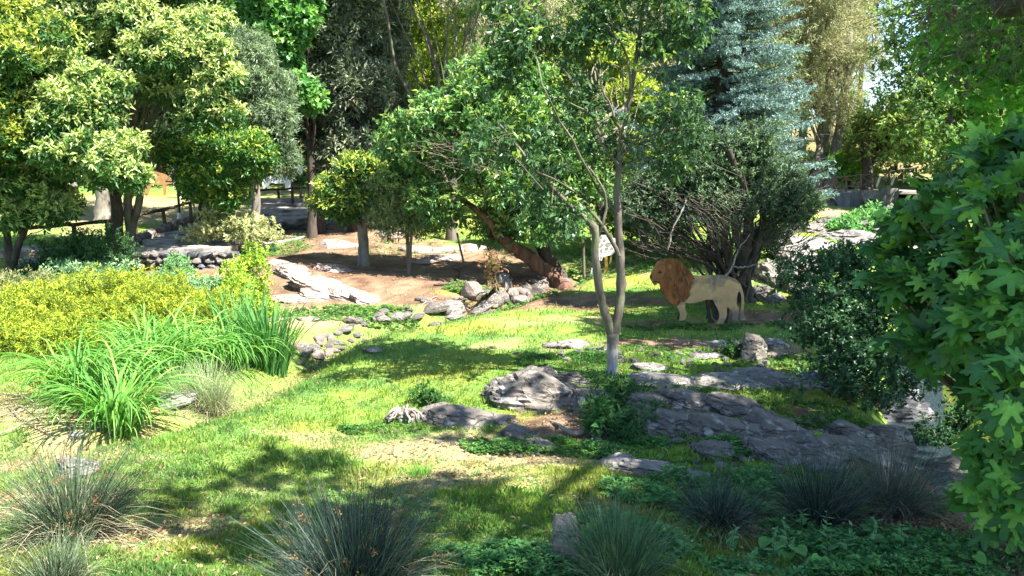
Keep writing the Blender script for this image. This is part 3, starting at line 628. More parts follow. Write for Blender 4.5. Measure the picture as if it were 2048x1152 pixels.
def clump_plant(name, label, cat, px, py, nleaf, meshes, spread, seed, mat, group=None, amax=.9, smin=.7, smax=1.15, dzz=0, part='leaf'):
    g = G(px, py); t = thing(name, label, cat, g, 0, group); rs = np.random.RandomState(seed)
    for me in meshes:
        if not me.materials: me.materials.append(mat)
    for i in range(nleaf):
        r = spread*math.sqrt(rs.rand()); a = rs.rand()*6.283; o = link(part, meshes[rs.randint(len(meshes))], None, t)
        lx, ly = math.cos(a)*r, math.sin(a)*r
        o.location = (lx, ly, float(h(g.x+lx, g.y+ly))-g.z-.01)
        s = rs.uniform(smin, smax); o.scale = (s, s, s)
        o.rotation_euler = (rs.normal()*.12, rs.normal()*.10, a+rs.normal()*.55)
    return t
LG = [(.09,.25,.04),(.14,.32,.055),(.065,.18,.03),(.21,.36,.075),(.11,.28,.045)]
dl = [strap_mesh('daylily_leaf', 1.08+.14*(i % 3), .030, 1.9+.45*(i % 4), 9, (i % 3-1)*.5, LG[i % 5], i, 1.25+.06*(i % 4)) for i in range(9)]
GD = 'daylily clumps by the dry stream'
for k_, (px, py, nl, sp, lb) in enumerate(((235,845,270,.26,'bright green daylily clump arching over the small pale stones at left front'), (165,790,230,.28,'daylily clump at the left end of the row in front of the yellow juniper'),
        (290,765,250,.33,'daylily clump behind the front one in the middle of the row'), (385,738,240,.30,'daylily clump behind the grey-green sedge'), (300,705,200,.35,'rearmost daylily clump against the yellow-green juniper'), (465,735,170,.22,'daylily clump between the sedge and the upright iris'))):
    clump_plant('daylily', lb, 'daylily', px, py, nl, dl, sp, 700+k_, M['soft'], GD, smin=.6, smax=1.22)
ir = [strap_mesh('iris_leaf', 1.12+.1*(i % 3), .034, .25+.28*(i % 4), 8, (i % 3-1)*.7, [(.075,.21,.05),(.10,.26,.06),(.06,.17,.045)][i % 3], 20+i, 1.42) for i in range(7)]
clump_plant('iris', 'upright blue-green iris leaves at the right end of the daylilies', 'iris', 540, 738, 240, ir, .27, 720, M['soft'], None, smin=.65, smax=1.1)
clump_plant('iris', 'sparse upright iris leaves behind the daylilies under the yellow shrub', 'iris', 480, 690, 90, ir, .35, 721, M['soft'], None, smin=.5, smax=1.1)
def rush(label, px, py, n, Ht, spread, lean, pal, seed, dead=.25, cat='rush', heads=.0, name='rush_tussock', wd=.0034, group='dark rush tussocks', arch=.35, az=None):
    g = G(px, py); t = thing(name, label, cat, g, 0, group); rs = np.random.RandomState(seed)
    a = rs.rand(n)*6.283; r = spread*np.sqrt(rs.rand(n)); th = lean*(r/spread)*(.35+.9*rs.rand(n))+rs.normal(size=n)*.13
    a2 = a+rs.normal(size=n)*.75+.25*math.sin(seed); Hh = Ht*(.35+.72*rs.rand(n)**.8); isd = rs.rand(n) < dead; th[isd] = th[isd]*1.5+.1
    B = np.column_stack([np.cos(a)*r*.8, np.sin(a)*r*.8, np.zeros(n)]); B[:, 2] = h(g.x+B[:, 0], g.y+B[:, 1])-g.z-.01
    S = np.column_stack([-np.sin(a2), np.cos(a2), np.zeros(n)]); seg = 5; rows = []
    rr = rs.rand(n)*6.28; S = np.column_stack([np.cos(rr), np.sin(rr), np.zeros(n)])
    cur = B.copy(); ang = th.copy(); bend = rs.rand(n)*6*(rs.rand(n) < .22)
    for i in range(seg+1):
        wv = wd*(1-.8*i/seg)*(.7+.6*rs.rand(n))
        rows.append((cur-S*wv[:, None], cur+S*wv[:, None]))
        D = np.column_stack([np.sin(ang)*np.cos(a2), np.sin(ang)*np.sin(a2), np.cos(ang)]); cur = cur+D*(Hh/seg)[:, None]; ang = ang+(arch*rs.rand(n)+.15*bend)/seg+isd*.25
    V = np.stack([q for row in rows for q in row], 1).reshape(-1, 3); k = 2*(seg+1)
    base = np.arange(n)*k; F_ = np.concatenate([np.column_stack([base+2*i, base+2*i+1, base+2*i+3, base+2*i+2]) for i in range(seg)])
    pal = np.array(pal); c = pal[rs.randint(len(pal), size=n)]*(.65+.7*rs.rand(n, 1)); c[isd] = np.array((.42,.34,.22))*(.5+.6*rs.rand(isd.sum(), 1))
    o = link('stems', mesh_np('stems', V, F_, 4, np.repeat(c, k, 0)), M['rush'], t); o['kind'] = 'stuff'
    if heads:
        prt = []; cc = []
        for j in np.where((~isd) & (rs.rand(n) < heads))[0]:
            tipp = (rows[4][0][j]+rows[4][1][j])/2; m = 16
            P_ = tipp+rs.normal(size=(m, 3))*.013; D = rdir(rs, m)
            prt.append(leaf_quads(P_, D, rdir(rs, m), np.full(m, .018), np.full(m, .008), np.tile((.16,.095,.04), (m, 1))*rs.uniform(.6, 1.5, (m, 1))))
        if prt:
            V = np.concatenate([q[0] for q in prt]); F_ = np.arange(len(V)).reshape(-1, 4); C_ = np.concatenate([q[2] for q in prt])
            link('seed_heads', mesh_np('seed_heads', V, F_, 4, C_), M['rush'], t)
    return t
RU = [(.055,.085,.068),(.035,.06,.048),(.085,.12,.095),(.02,.035,.03)]
RG = [(.09,.13,.07),(.055,.09,.05),(.13,.17,.10),(.03,.05,.03)]
rush('big rush tussock with brown seed heads at the left edge', 145, 1075, 1500, .92, .20, 1.0, RG, 801, .28, heads=.05)
rush('wide dark rush tussock with seed heads at the bottom centre', 710, 1195, 2300, .86, .26, .95, RU, 802, .14, heads=.05)
rush('rush tussock growing right beside the white upright stone', 1235, 1165, 1600, .60, .19, .75, [(.07,.14,.07),(.10,.18,.09),(.05,.10,.05)], 803, .12)
rush('dark round rush tussock below the flat pale rock', 1435, 1060, 1300, .56, .15, 1.1, RU, 804, .25)
rush('rush tussock between the herb plants and the rock band', 1640, 1050, 1500, .68, .19, .95, RU, 805, .18)
rush('rush tussock with long dry straw-coloured stems near the fig', 1780, 1025, 1500, .78, .24, 1.15, [(.11,.14,.11),(.15,.17,.13),(.07,.10,.08)], 806, .42)
rush('small rush tuft at the bottom left corner', 110, 1180, 800, .46, .13, 1.0, RG, 807, .2)
rush('grey-green sedge with drooping tips beside the long pale stone', 425, 822, 1300, .75, .20, .55, [(.24,.30,.15),(.30,.34,.17),(.18,.24,.11)], 808, .25, 'sedge', 0, 'sedge', .003, None, .9)
rush('loose sedge behind the long pale stone', 370, 800, 500, .55, .17, .6, [(.24,.30,.15),(.30,.34,.17)], 809, .3, 'sedge', 0, 'sedge', .003, None, .9)
for k_, (px, py, n_b, hb, lb) in enumerate(((840,950,420,.13,'bright grass tuft standing in the dry patch of lawn'), (610,775,300,.12,'grass tuft in the lawn below the iris'), (1440,925,300,.14,'pale green grass tuft at the edge of the long rock band'),
      (330,880,260,.11,'grass tuft in the lawn under the front daylily'), (1690,1140,260,.14,'grass tuft at the bottom right below the herb plants'), (985,860,200,.12,'pale grass tuft behind the low grey rock'))):
    rush(lb, px, py, n_b, hb, .13, .7, [(.12,.30,.04),(.17,.36,.05),(.09,.22,.03)], 820+k_, .08, 'grass tuft', 0, 'grass_tuft', .0022, 'grass tufts in the lawn', .5)

def leafy_bush(name, label, cat, px, py, ells_, r, n, L, Wd, pal, seed, mat='soft', group=None, tip=None, tipf=.5, dens=1., stemmat='bark', nstem=9, **kw):
    g = G(px, py); t = thing(name, label, cat, g, 0, group); C = subclumps(ells_, r, seed, dens); C[:, :3] -= np.array(tuple(g))
    C[:, 2] = np.maximum(C[:, 2], .02)
    rs = np.random.RandomState(seed); prt = []
    for i in range(nstem):
        e = C[rs.randint(len(C)), :3]*np.array((.85, .85, .85)); a = rs.normal(size=3)*.05*np.linalg.norm(e); a[2] = -.02
        prt.append(tube(spline([a, e*.4+np.array((0, 0, abs(e[2])*.15)), e], 7, .01, i), np.linspace(.012, .004, 7)*(1+np.linalg.norm(e)), 5, i))
    if prt: V, F_ = merge(prt); link('stems', mesh_quads('stems', V, F_, True, M[stemmat]), None, t)
    LV = crown_leaves(C, n, L, Wd, pal, tip=tip, tipf=tipf, seed=seed+3, **kw); finish_crown('foliage', t, LV, M[mat]); return t
def ge(px, py, rx, ry, hz, dz=None):
    """low mound: ellipsoid with its centre on the ground, radii in metres"""
    g = G(px, py); return (g+Vector((0, 0, dz if dz is not None else hz*.3)), rx, ry, hz)
# spreading junipers on the left
yj = [ge(60,650,1.1,1.6,.55), ge(180,625,1.3,1.5,.62), ge(300,625,1.3,1.4,.60), ge(410,640,1.0,1.2,.50), ge(120,700,.9,.8,.36), ge(20,690,.8,1.0,.42), ge(250,655,1.2,1.0,.5), ge(460,625,.5,.9,.38), ge(-100,660,1.2,1.4,.6)]
leafy_bush('spreading_juniper', 'wide low yellow-green juniper behind the daylilies', 'juniper shrub', 220, 660, yj, .26, 140000, .075, .017, [(.15,.22,.02),(.20,.27,.025),(.12,.18,.018),(.24,.30,.03)], 850, 'needle', nstem=14, tip=(.40,.45,.04), tipf=.7, up=.4, per=12, inner=.5, dens=1.4)
leafy_bush('spreading_juniper', 'brownish olive low juniper at the far left edge behind the yellow one', 'juniper shrub', 40, 612, [ge(30,600,1.4,1.0,.5), ge(-60,600,1.4,1.0,.5)], .2, 12000, .09, .022, [(.20,.22,.09),(.27,.27,.12),(.13,.15,.06)], 851, 'needle', nstem=6, inner=.35, dens=1.4)
leafy_bush('creeping_juniper', 'soft blue-green juniper spilling down below the stone wall', 'juniper shrub', 290, 575, [ge(200,572,.9,.8,.50), ge(285,588,1.0,.7,.30), ge(370,592,1.0,.6,.26), ge(430,592,.8,.6,.22), ge(150,575,.7,.7,.5)], .2, 32000, .08, .026, [(.13,.25,.11),(.18,.32,.14),(.09,.18,.08)], 852, 'needle', nstem=8, tip=(.34,.50,.24), tipf=.6, inner=.4, dens=1.4)
leafy_bush('dark_shrub', 'dark green shrub under the fork-trunked tree at left', 'shrub', 170, 565, [ge(130,560,1.1,.9,.95), ge(200,560,1.0,.9,1.1), ge(90,560,.8,.8,.6)], .25, 22000, .08, .03, [(.04,.10,.035),(.06,.14,.05),(.03,.07,.03)], 853, 'soft', nstem=8, tip=(.11,.22,.07), tipf=.4, dens=1.3)
leafy_bush('low_shrub', 'dark ground-hugging plants at the left edge under the laurel', 'shrub', 40, 590, [ge(30,585,1.5,.5,.25), ge(150,590,1.2,.4,.2)], .14, 8000, .07, .03, [(.05,.13,.05),(.08,.19,.08)], 854, 'soft', nstem=0)
leafy_bush('yellow_green_shrub', 'loose yellow-green shrub in front of the brown bank', 'shrub', 500, 622, [ge(500,600,.45,.5,.9,.45), ge(480,620,.4,.4,.6), ge(530,640,.35,.4,.35), (W(497,520,17.5), .18, .2, .45), ge(455,640,.3,.3,.4)], .16, 8500, .085, .035, [(.16,.30,.03),(.24,.38,.04),(.30,.42,.06)], 855, 'soft', nstem=14, tip=(.50,.58,.08), tipf=.6, dens=.9)
leafy_bush('small_shrub', 'fresh mint-green shrub at the foot of the stone wall', 'shrub', 370, 575, [ge(345,578,.42,.4,.42,.3)], .14, 3000, .07, .03, [(.16,.33,.13),(.22,.40,.17)], 856, 'soft', nstem=6)
leafy_bush('variegated_shrub', 'cream-variegated shrub in front of the path steps', 'shrub', 490, 500, [ell(440,455,55,28,21.5), ell(495,462,60,30,21.5), ell(530,475,30,18,21.2), ell(400,470,35,18,21.6)], .2, 11000, .07, .035, [(.30,.32,.15),(.42,.42,.22),(.20,.25,.10)], 857, 'soft', nstem=10, tip=(.66,.64,.36), tipf=.7)
leafy_bush('dark_hedge_plants', 'dark blue-green plants under the variegated shrub', 'shrub', 480, 515, [ge(470,515,.8,.5,.35), ge(520,505,.6,.5,.3)], .14, 6000, .07, .03, [(.04,.11,.06),(.06,.16,.09)], 858, 'soft', nstem=0)
# the dense dark shrub beside the fig
DS = [(W(1650,560,11.2),.75,.7,.50),(W(1700,620,11),.75,.7,.55),(W(1640,650,10.8),.55,.6,.42),(W(1730,700,10.6),.6,.6,.5),(W(1660,725,10.6),.48,.5,.38),(W(1740,560,11.4),.55,.6,.5),(W(1690,520,11.6),.4,.5,.25),(W(1780,640,10.9),.5,.6,.6),(W(1780,760,10.2),.45,.5,.35),(W(1720,765,10.3),.4,.4,.25)]
leafy_bush('dark_leafy_shrub', 'dense dark green small-leaved shrub between the lion and the fig tree', 'shrub', 1700, 790, DS, .2, 26000, .062, .036, [(.035,.095,.040),(.05,.125,.055),(.025,.07,.03),(.07,.16,.07)], 860, 'leaf', nstem=22, inner=.6, tip=(.09,.19,.08), tipf=.3)
leafy_bush('rock_bush', 'dark sprawling bush on the rocks at the foot of the whitewashed trunk', 'shrub', 1230, 860, [ge(1228,800,.30,.22,.26,.12), ge(1205,845,.25,.2,.22,.1), ge(1290,845,.3,.2,.16), ge(1240,870,.3,.2,.20), ge(1270,805,.24,.2,.16)], .1, 4200, .085, .022, [(.045,.11,.04),(.065,.15,.05),(.10,.20,.07)], 861, 'soft', nstem=10)
leafy_bush('rock_bush', 'round light-green leafed weed at the foot of the rock bush', 'shrub', 1215, 880, [ge(1210,868,.22,.18,.22,.1)], .09, 420, .10, .07, [(.06,.17,.05),(.09,.22,.06)], 862, 'soft', nstem=6)
leafy_bush('small_bush', 'small dark bush growing behind the rotten stump', 'shrub', 860, 815, [ge(858,812,.24,.2,.16,.1)], .09, 1800, .045, .02, [(.05,.13,.03),(.08,.19,.04)], 863, 'soft', nstem=5)
leafy_bush('small_bush', 'small dark bush left of the upright grey boulder', 'shrub', 1470, 718, [ge(1468,714,.22,.2,.22,.12)], .09, 1600, .05, .025, [(.04,.11,.03),(.07,.16,.05)], 864, 'soft', nstem=5)
leafy_bush('reddish_sapling', 'thin reddish-leaved sapling by the stream stones', 'sapling', 992, 590, [ell(992,540,26,38,17.6)], .16, 700, .07, .035, [(.24,.12,.07),(.15,.16,.06),(.30,.17,.10)], 865, 'soft', nstem=7)
leafy_bush('slope_bush', 'leafy green bush on the rubble bank under the bridge', 'shrub', 1740, 470, [(W(1745,448,30), 1.1, 1, .55), (W(1715,465,29), 1.0, 1, .45)], .3, 6000, .16, .08, [(.12,.28,.09),(.17,.36,.12)], 866, 'soft', nstem=6)
leafy_bush('brook_shrub', 'dark low leaves growing over the brook below the pool', 'shrub', 1890, 900, [ge(1880,890,.45,.4,.28), ge(1930,850,.3,.3,.4), ge(1850,905,.25,.3,.16)], .12, 3600, .06, .034, [(.035,.09,.045),(.05,.13,.06)], 867, 'soft', nstem=6)
leafy_bush('brook_shrub', 'dark twiggy plants along the far side of the brook', 'shrub', 1790, 800, [ge(1740,800,.6,.3,.18), ge(1800,790,.5,.3,.2), ge(1690,800,.4,.3,.16)], .12, 3600, .05, .02, [(.05,.08,.03),(.08,.10,.04),(.10,.09,.05)], 868, 'soft', nstem=14)

# ------------------------------------------------------------------ herbs at the front right
def leaf_shape(kind, name, s, col, seed=0):
    rs = np.random.RandomState(seed)
    if kind == 'heart': o = [(0,0),(-.12,.22),(-.02,.42),(.25,.5),(.6,.36),(1,0)]
    else: o = [(0,0),(.1,.14),(.3,.22),(.6,.18),(1,0)]
    V = [(p_[0]*s, 0, -.12*s*p_[0]**2+0) for p_ in o]; n = len(o)
    Lf = [(p_[0]*s, p_[1]*s, p_[1]*s*.22-.12*s*max(p_[0], 0)**2) for p_ in o[1:-1]]; Rf = [(p_[0], -p_[1], p_[2]) for p_ in Lf]
    V = [V[0], V[-1]]+[(max(x_[0], 0), 0, -.12*s*max(x_[0]/s, 0)**2) for x_ in Lf]+Lf+Rf; k = len(Lf); F_ = []
    mid = [0]+list(range(2, 2+k))+[1]
    for side, off in ((0, 2+k), (1, 2+2*k)):
        ed = [0]+list(range(off, off+k))+[1]
        for i in range(k+1):
            q = (mid[i], mid[i+1], ed[i+1], ed[i]) if side else (mid[i], ed[i], ed[i+1], mid[i+1])
            q = list(dict.fromkeys(q)); F_.append(tuple(q))
    me = bpy.data.meshes.new(name); me.from_pydata(V, [], F_); me.update(); me.shade_smooth()
    a = me.attributes.new('Col', 'FLOAT_COLOR', 'POINT')
    for d_ in a.data: d_.color = (*col, 1)
    return me
herbl = [leaf_shape('l', 'herb_leaf', .085+.01*i, [(.17,.38,.13),(.22,.44,.17),(.13,.30,.10)][i]) for i in range(3)]
heartl = [leaf_shape('heart', 'broad_leaf', .085+.018*i, [(.09,.25,.06),(.12,.30,.07),(.16,.36,.08)][i]) for i in range(3)]
for me in herbl+heartl: me.materials.append(M['soft'])
hl = ['front herb stalk with paired leaves, left of the pair','tallest herb stalk with paired leaves in front of the rush','short herb stalk left of the tall ones','herb stalk leaning right beside the heart-shaped leaves','herb stalk between the heart-shaped leaves and the fig','young herb stalk behind the small rush','slender herb stalk in the ground cover under the dark round rush','low herb stalk at the foot of the long-stemmed rush','herb stalk near the bottom edge under the round rush','thin herb stalk right of the white-stone rush']
for i, (px, py, hh_) in enumerate(((1580,1120,.34),(1655,1125,.40),(1545,1125,.26),(1690,1130,.30),(1740,1110,.30),(1600,1080,.26),(1460,1110,.22),(1800,1110,.24),(1500,1150,.22),(1370,1120,.22))):
    g = G(px, py); t = thing('herb_plant', hl[i], 'herb', g, 0, 'leafy herbs in the front right'); rs = np.random.RandomState(900+i)
    ln = rs.normal(size=2)*.12; P = spline([(0,0,0),(ln[0]*hh_*.4, ln[1]*hh_*.4, hh_*.5),(ln[0]*hh_, ln[1]*hh_, hh_)], 9)
    tube_obj('stem', P, np.linspace(.004, .0015, 9), M['herbstem'] if 'herbstem' in M else M['bark'], t, 5)
    for k_ in range(1, 9):
        a0 = rs.rand()*3.1+k_*1.57
        for s_ in (0, math.pi):
            o = link('leaf', herbl[rs.randint(3)], None, t); o.location = P[k_]; sc = 1.25-.09*k_; o.scale = (sc,)*3; o.rotation_euler = (rs.normal()*.2, -.35+rs.normal()*.25, a0+s_)
for i, (px, py) in enumerate(((1580,1120),(1640,1140),(1705,1090),(1780,1105),(1880,1110),(1930,1135),(1900,1150),(1240,1140),(1730,1150),(1545,1100),(1970,1120))):
    g = G(px, py); rs = np.random.RandomState(930+i)
    t = thing('broad_leaved_plant', ['heart-leaved plant under the tallest herb stalk','low heart-leaved plant at the bottom edge by the herb stalks','heart-leaved plant between two herb stalks under the rush','heart-leaved plant at the foot of the dry-stemmed rush','bright upright heart leaves on bare soil near the fig','big flat heart leaf plant at the bottom right','heart leaves at the bottom edge beside the pale corner rock','heart-leaved plant at the base of the white-stone rush','heart-leaved plant at the bottom edge right of the herbs','heart-leaved plant behind the short herb stalk','heart leaves on dark soil at the lower right under the fig'][i], 'leafy plant', g, 0, 'heart-leaved plants in front')
    for k_ in range(rs.randint(4, 8)):
        a = rs.rand()*6.28; e = np.array((math.cos(a)*.07, math.sin(a)*.07, .05+rs.rand()*.09)); tube_obj('stalk', spline([(0,0,0), e*.5+np.array((0,0,.03)), e], 5), [.0025]*5, M['bark'], t, 4)
        o = link('leaf', heartl[rs.randint(3)], None, t); o.location = e; o.rotation_euler = (rs.normal()*.25, .15+rs.normal()*.3, a); s_ = rs.uniform(.6, 1.15); o.scale = (s_,)*3
leafy_bush('seedling', 'small lime-green seedling standing on the long rock band', 'seedling', 1640, 915, [ge(1637,905,.07,.06,.09,.05)], .05, 60, .07, .045, [(.18,.40,.05)], 950, nstem=3)

# ================================================================== MAIN TREES
def W3(*a): return [W(*q) for q in a]
# whitewashed forked tree in the middle
g = G(1225, 752)
mk = W(1226, 664, 11.5)
st = [([g, W(1226,710,g.y), mk], .105, .085)]
t = thing('forked_tree', 'slender forked tree with a whitewashed trunk base in the middle of the lawn', 'tree', g)
bp = np.array(tuple(g)); Ym = g.y
P = spline([g-Vector((0,0,.06)), W(1225,710,Ym), W(1226,668,Ym)], 12, .003, 1)-bp; tube_obj('whitewashed_trunk', P, [.105,.09,.085,.083,.08,.08,.08,.082,.084,.088,.09,.092], M['barkwhite'], t, 14, 1, .05)
P = spline([W(1224,672,Ym), W(1203,600,Ym-.05), W(1192,520,Ym-.1), W(1186,455,Ym-.15), W(1150,420,Ym-.2), W(1080,350,Ym-.4), W(1040,300,Ym-.5), W(1000,250,Ym-.6)], 34, .006, 2)-bp
rr_ = np.interp(np.linspace(0,1,34), [0,.06,.35,.5,.55,1], [.07,.064,.056,.05,.035,.012]); rr_[14] *= 1.35; rr_[15] *= 1.25; tube_obj('trunk', P, rr_, M['bark'], t, 12, 2, .11)
P = spline([W(1228,672,Ym), W(1240,600,Ym+.03), W(1241,520,Ym+.05), W(1236,430,Ym+.05), W(1237,330,Ym+.05), W(1262,180,Ym+.1), W(1278,80,Ym+.1), W(1292,-40,Ym+.1), W(1300,-150,Ym)], 40, .005, 3)-bp
rr_ = np.interp(np.linspace(0,1,40), [0,.06,.4,.55,1], [.074,.068,.055,.04,.016]); rr_[7] *= 1.25; rr_[10] *= 1.2; tube_obj('trunk', P, rr_, M['bark'], t, 12, 3, .11)
BR = [([(1238,512),(1215,470),(1188,430),(1160,395),(1130,370),(1050,330)],.035,.008),([(1237,330),(1205,290),(1190,240),(1150,210),(1090,190)],.024,.006),([(1237,320),(1262,290),(1300,270),(1370,250),(1420,230)],.024,.006),([(1190,480),(1205,450),(1212,400),(1190,350),(1140,290),(1125,250)],.028,.007),
  ([(1236,430),(1215,400),(1190,370),(1170,330),(1120,240),(1080,150),(1060,60)],.028,.006),([(1262,180),(1250,100),(1200,40),(1150,-20)],.02,.006),([(1275,100),(1310,50),(1340,0)],.02,.006),([(1262,180),(1300,150),(1340,120)],.014,.004),([(1240,260),(1210,190),(1180,110),(1130,60)],.018,.005),
  ([(1237,340),(1290,320),(1340,330)],.012,.003),([(1060,340),(1000,300),(930,280)],.018,.005),([(1140,420),(1070,410),(1020,420)],.02,.005),([(1236,300),(1250,220),(1240,120),(1220,30)],.022,.006),([(1288,0),(1330,-60),(1390,-90)],.016,.005)]
for i, (pp, ra, rb) in enumerate(BR):
    rs = np.random.RandomState(40+i); q = [W(a, b, Ym+rs.normal()*.12*k_) for k_, (a, b) in enumerate(pp)]
    P = spline(q, 16, .008, i)-bp; tube_obj('branch', P, np.linspace(ra, rb, 16), M['bark'], t, 8, i, .08)
CE = [ell(1060,390,50,40,Ym-.3), ell(1130,435,60,38,Ym-.3), ell(1060,300,80,45,Ym-.5), ell(960,290,70,40,Ym-.6), ell(1140,200,80,60,Ym), ell(1080,90,90,60,Ym), ell(1180,60,80,70,Ym), ell(1000,160,60,50,Ym), ell(1320,230,90,50,Ym), ell(1340,60,90,60,Ym),
      ell(1250,-60,160,60,Ym), ell(1010,30,70,60,Ym), ell(1200,300,60,50,Ym+.3), ell(1380,290,60,40,Ym+.2), ell(1330,340,50,40,Ym+.2), ell(1300,120,50,40,Ym), ell(1100,400,80,50,Ym+.2)]
C = subclumps(CE, .20, 5, .75); C[:, :3] -= bp
LV = crown_leaves(C, 13000, .105, .046, [(.055,.12,.05),(.075,.155,.06),(.04,.09,.04),(.10,.19,.075)], tip=(.26,.36,.06), tipf=.22, seed=8, per=7, droop=.25, hang=.35, inner=.9)
finish_crown('crown', t, LV, M['leaf'])
rs = np.random.RandomState(3); prt = []
for i in range(120):
    e = C[rs.randint(len(C)), :3]; a = e+rs.normal(size=3)*.28; prt.append(tube(spline([a, (a+e)/2+rs.normal(size=3)*.03, e], 5), [.007,.006,.005,.004,.003], 4, i))
V, F_ = merge(prt); link('thin_branches', mesh_quads('thin_branches', V, F_, True, M['bark']), None, t)['kind'] = 'stuff'

# leaning broadleaf tree
g = G(1130, 575); Yl = g.y; bp = np.array(tuple(g))
t = thing('leaning_tree', 'broad bushy tree with reddish trunks leaning far to the left over the bank', 'tree', g)
P = spline([g-Vector((0,0,.1)), W(1095,545,Yl), W(1050,510,Yl-.2), W(1005,478,Yl-.4), W(975,440,Yl-.5), W(900,380,Yl-.6)], 24, .012, 1)-bp; tube_obj('trunk', P, np.interp(np.linspace(0,1,24), [0,.1,.5,1], [.36,.24,.16,.06]), M['barkred'], t, 12, 4, .12)
P = spline([g-Vector((0,0,.1)), W(1110,540,Yl+.2), W(1085,495,Yl+.2), W(1060,440,Yl+.2), W(1070,380,Yl), W(1050,280,Yl)], 24, .012, 2)-bp; tube_obj('trunk', P, np.interp(np.linspace(0,1,24), [0,.1,.5,1], [.30,.22,.15,.05]), M['barkdark'], t, 12, 5, .12)
for i, (pp, ra, rb) in enumerate((([(1050,508),(1020,485),(985,475),(950,440),(870,420)],.07,.02),([(1085,500),(1095,450),(1120,400),(1130,340)],.08,.02),([(1060,440),(1010,400),(960,330),(900,270)],.07,.02),([(1200,420),(1130,370),(1050,320),(980,300)],.05,.02),([(1100,470),(1130,430),(1190,400)],.05,.02))):
    q = [W(a, b, Yl-.1*k_) for k_, (a, b) in enumerate(pp)]; tube_obj('branch', spline(q, 14, .02, i)-bp, np.linspace(ra, rb, 14), M['barkdark'], t, 8, i, .1)
LE = [ell(900,240,110,60,Yl-1.2), ell(1010,220,100,60,Yl-1), ell(840,290,70,50,Yl-1), ell(1110,270,90,60,Yl-.5), ell(980,330,90,40,Yl-.8), ell(880,400,80,45,Yl-.8), ell(1080,430,70,40,Yl-.8), ell(1150,440,40,30,Yl-.6), ell(990,440,60,40,Yl), ell(1150,360,80,60,Yl), ell(1020,150,90,50,Yl), ell(950,180,90,40,Yl-.5), ell(1030,370,70,40,Yl-1.2), ell(820,350,60,40,Yl-.5)]
C = subclumps(LE, .38, 6, 1.1); C[:, :3] -= bp
LV = crown_leaves(C, 42000, .15, .065, [(.085,.20,.06),(.12,.26,.075),(.055,.14,.045),(.17,.32,.10)], tip=(.36,.46,.13), tipf=.55, seed=9, per=8, droop=.25, hang=.15)
finish_crown('crown', t, LV, M['leaf'])
limbs(t, spline([W(1060,500,Yl), W(1000,440,Yl), W(960,370,Yl-.3), W(1000,300,Yl-.5)], 10)-bp, C, .05, M['barkdark'], 70, 4, 50)
rs = np.random.RandomState(6); prt = []
for i in range(80):
    a = np.array(tuple(W(rs.uniform(860,1020), rs.uniform(285,350), Yl-1.9+rs.normal()*.3)))-bp; d = np.array((-rs.uniform(.2,.8), rs.normal()*.4, rs.uniform(-.25,.45)))
    prt.append(tube(spline([a, a+d*.5+rs.normal(size=3)*.06, a+d], 6, .015, i), np.linspace(.009,.003,6), 4, i))
V, F_ = merge(prt); link('dead_twigs', mesh_quads('dead_twigs', V, F_, True, M['bark']), None, t)

LAUREL = dict(n=30000, L=.135, W=.052, pal=[(.06,.15,.04),(.09,.20,.05),(.04,.105,.03)], tip=(.56,.63,.24), tipf=.95, tipcut=.0, per=8, droop=.22, up=.55)
GT = 'yellow-tipped trees on the left bank'
def px_tree(name, label, cat, stems, ells_, r, leaf, mat, bark, r0, seed, group=None, dens=1., **kw):
    C = subclumps(ells_, r, seed, dens); st = []
    for pts, ra, rb in stems:
        g = G(pts[0][0], pts[0][1]); Yt = pts[0][2] if len(pts[0]) > 2 and pts[0][2] else g.y
        st.append(([g-Vector((0,0,.06))]+[W(q[0], q[1], (q[2] if len(q) > 2 else g.y)) for q in pts[1:]], ra, rb))
    return make_tree(name, label, cat, st, C, leaf, M[mat], M[bark], r0, seed, group, **kw)
px_tree('laurel_tree', 'small multi-stemmed tree with yellow-tipped leaves at the far left', 'tree', [([(22,562),(20,520),(14,470),(0,420)],.13,.06),([(22,562),(30,510),(50,460),(60,420)],.11,.05)],
   [ell(60,370,80,50,19.3), ell(0,350,70,50,19), ell(95,420,50,28,19), ell(20,420,60,28,19), ell(40,320,70,30,19.6)], .28, dict(LAUREL, n=36000), 'leaf', 'barkdark', .09, 21, GT)
px_tree('laurel_tree', 'large tree with yellow-tipped layered foliage and a dark straight trunk beside the fork', 'tree', [([(235,520),(233,440),(232,360),(225,250)],.19,.10)],
   [ell(160,215,100,34,18.8), ell(100,150,90,34,19.4), ell(170,318,105,36,18.3), ell(230,345,55,22,18.2), ell(120,85,110,34,20.2), ell(50,225,60,34,19.0), ell(215,165,50,28,18.9), ell(120,245,90,24,18.6), ell(240,300,45,20,18.3)], .30, dict(LAUREL, n=80000), 'leaf', 'barkdark', .14, 22, GT)
px_tree('laurel_tree', 'tall tree with two stems forking low, yellow-tipped crown to the top', 'tree', [([(262,515),(260,450),(255,400),(262,300),(270,150)],.15,.08),([(262,515),(262,460),(278,400),(275,330),(320,200)],.13,.07)],
   [ell(330,120,90,34,19.8), ell(270,55,110,40,20.4), ell(395,55,60,40,20.3), ell(425,150,50,40,19.9), ell(430,225,45,28,19.8), ell(345,190,60,26,20.2), ell(180,20,100,36,20.6), ell(240,-50,200,50,21), ell(390,100,60,30,19.8), ell(290,90,70,26,19.7), ell(400,190,40,20,19.8)], .31, dict(LAUREL, n=90000, tip=(.62,.65,.28)), 'leaf', 'bark', .14, 23, GT)
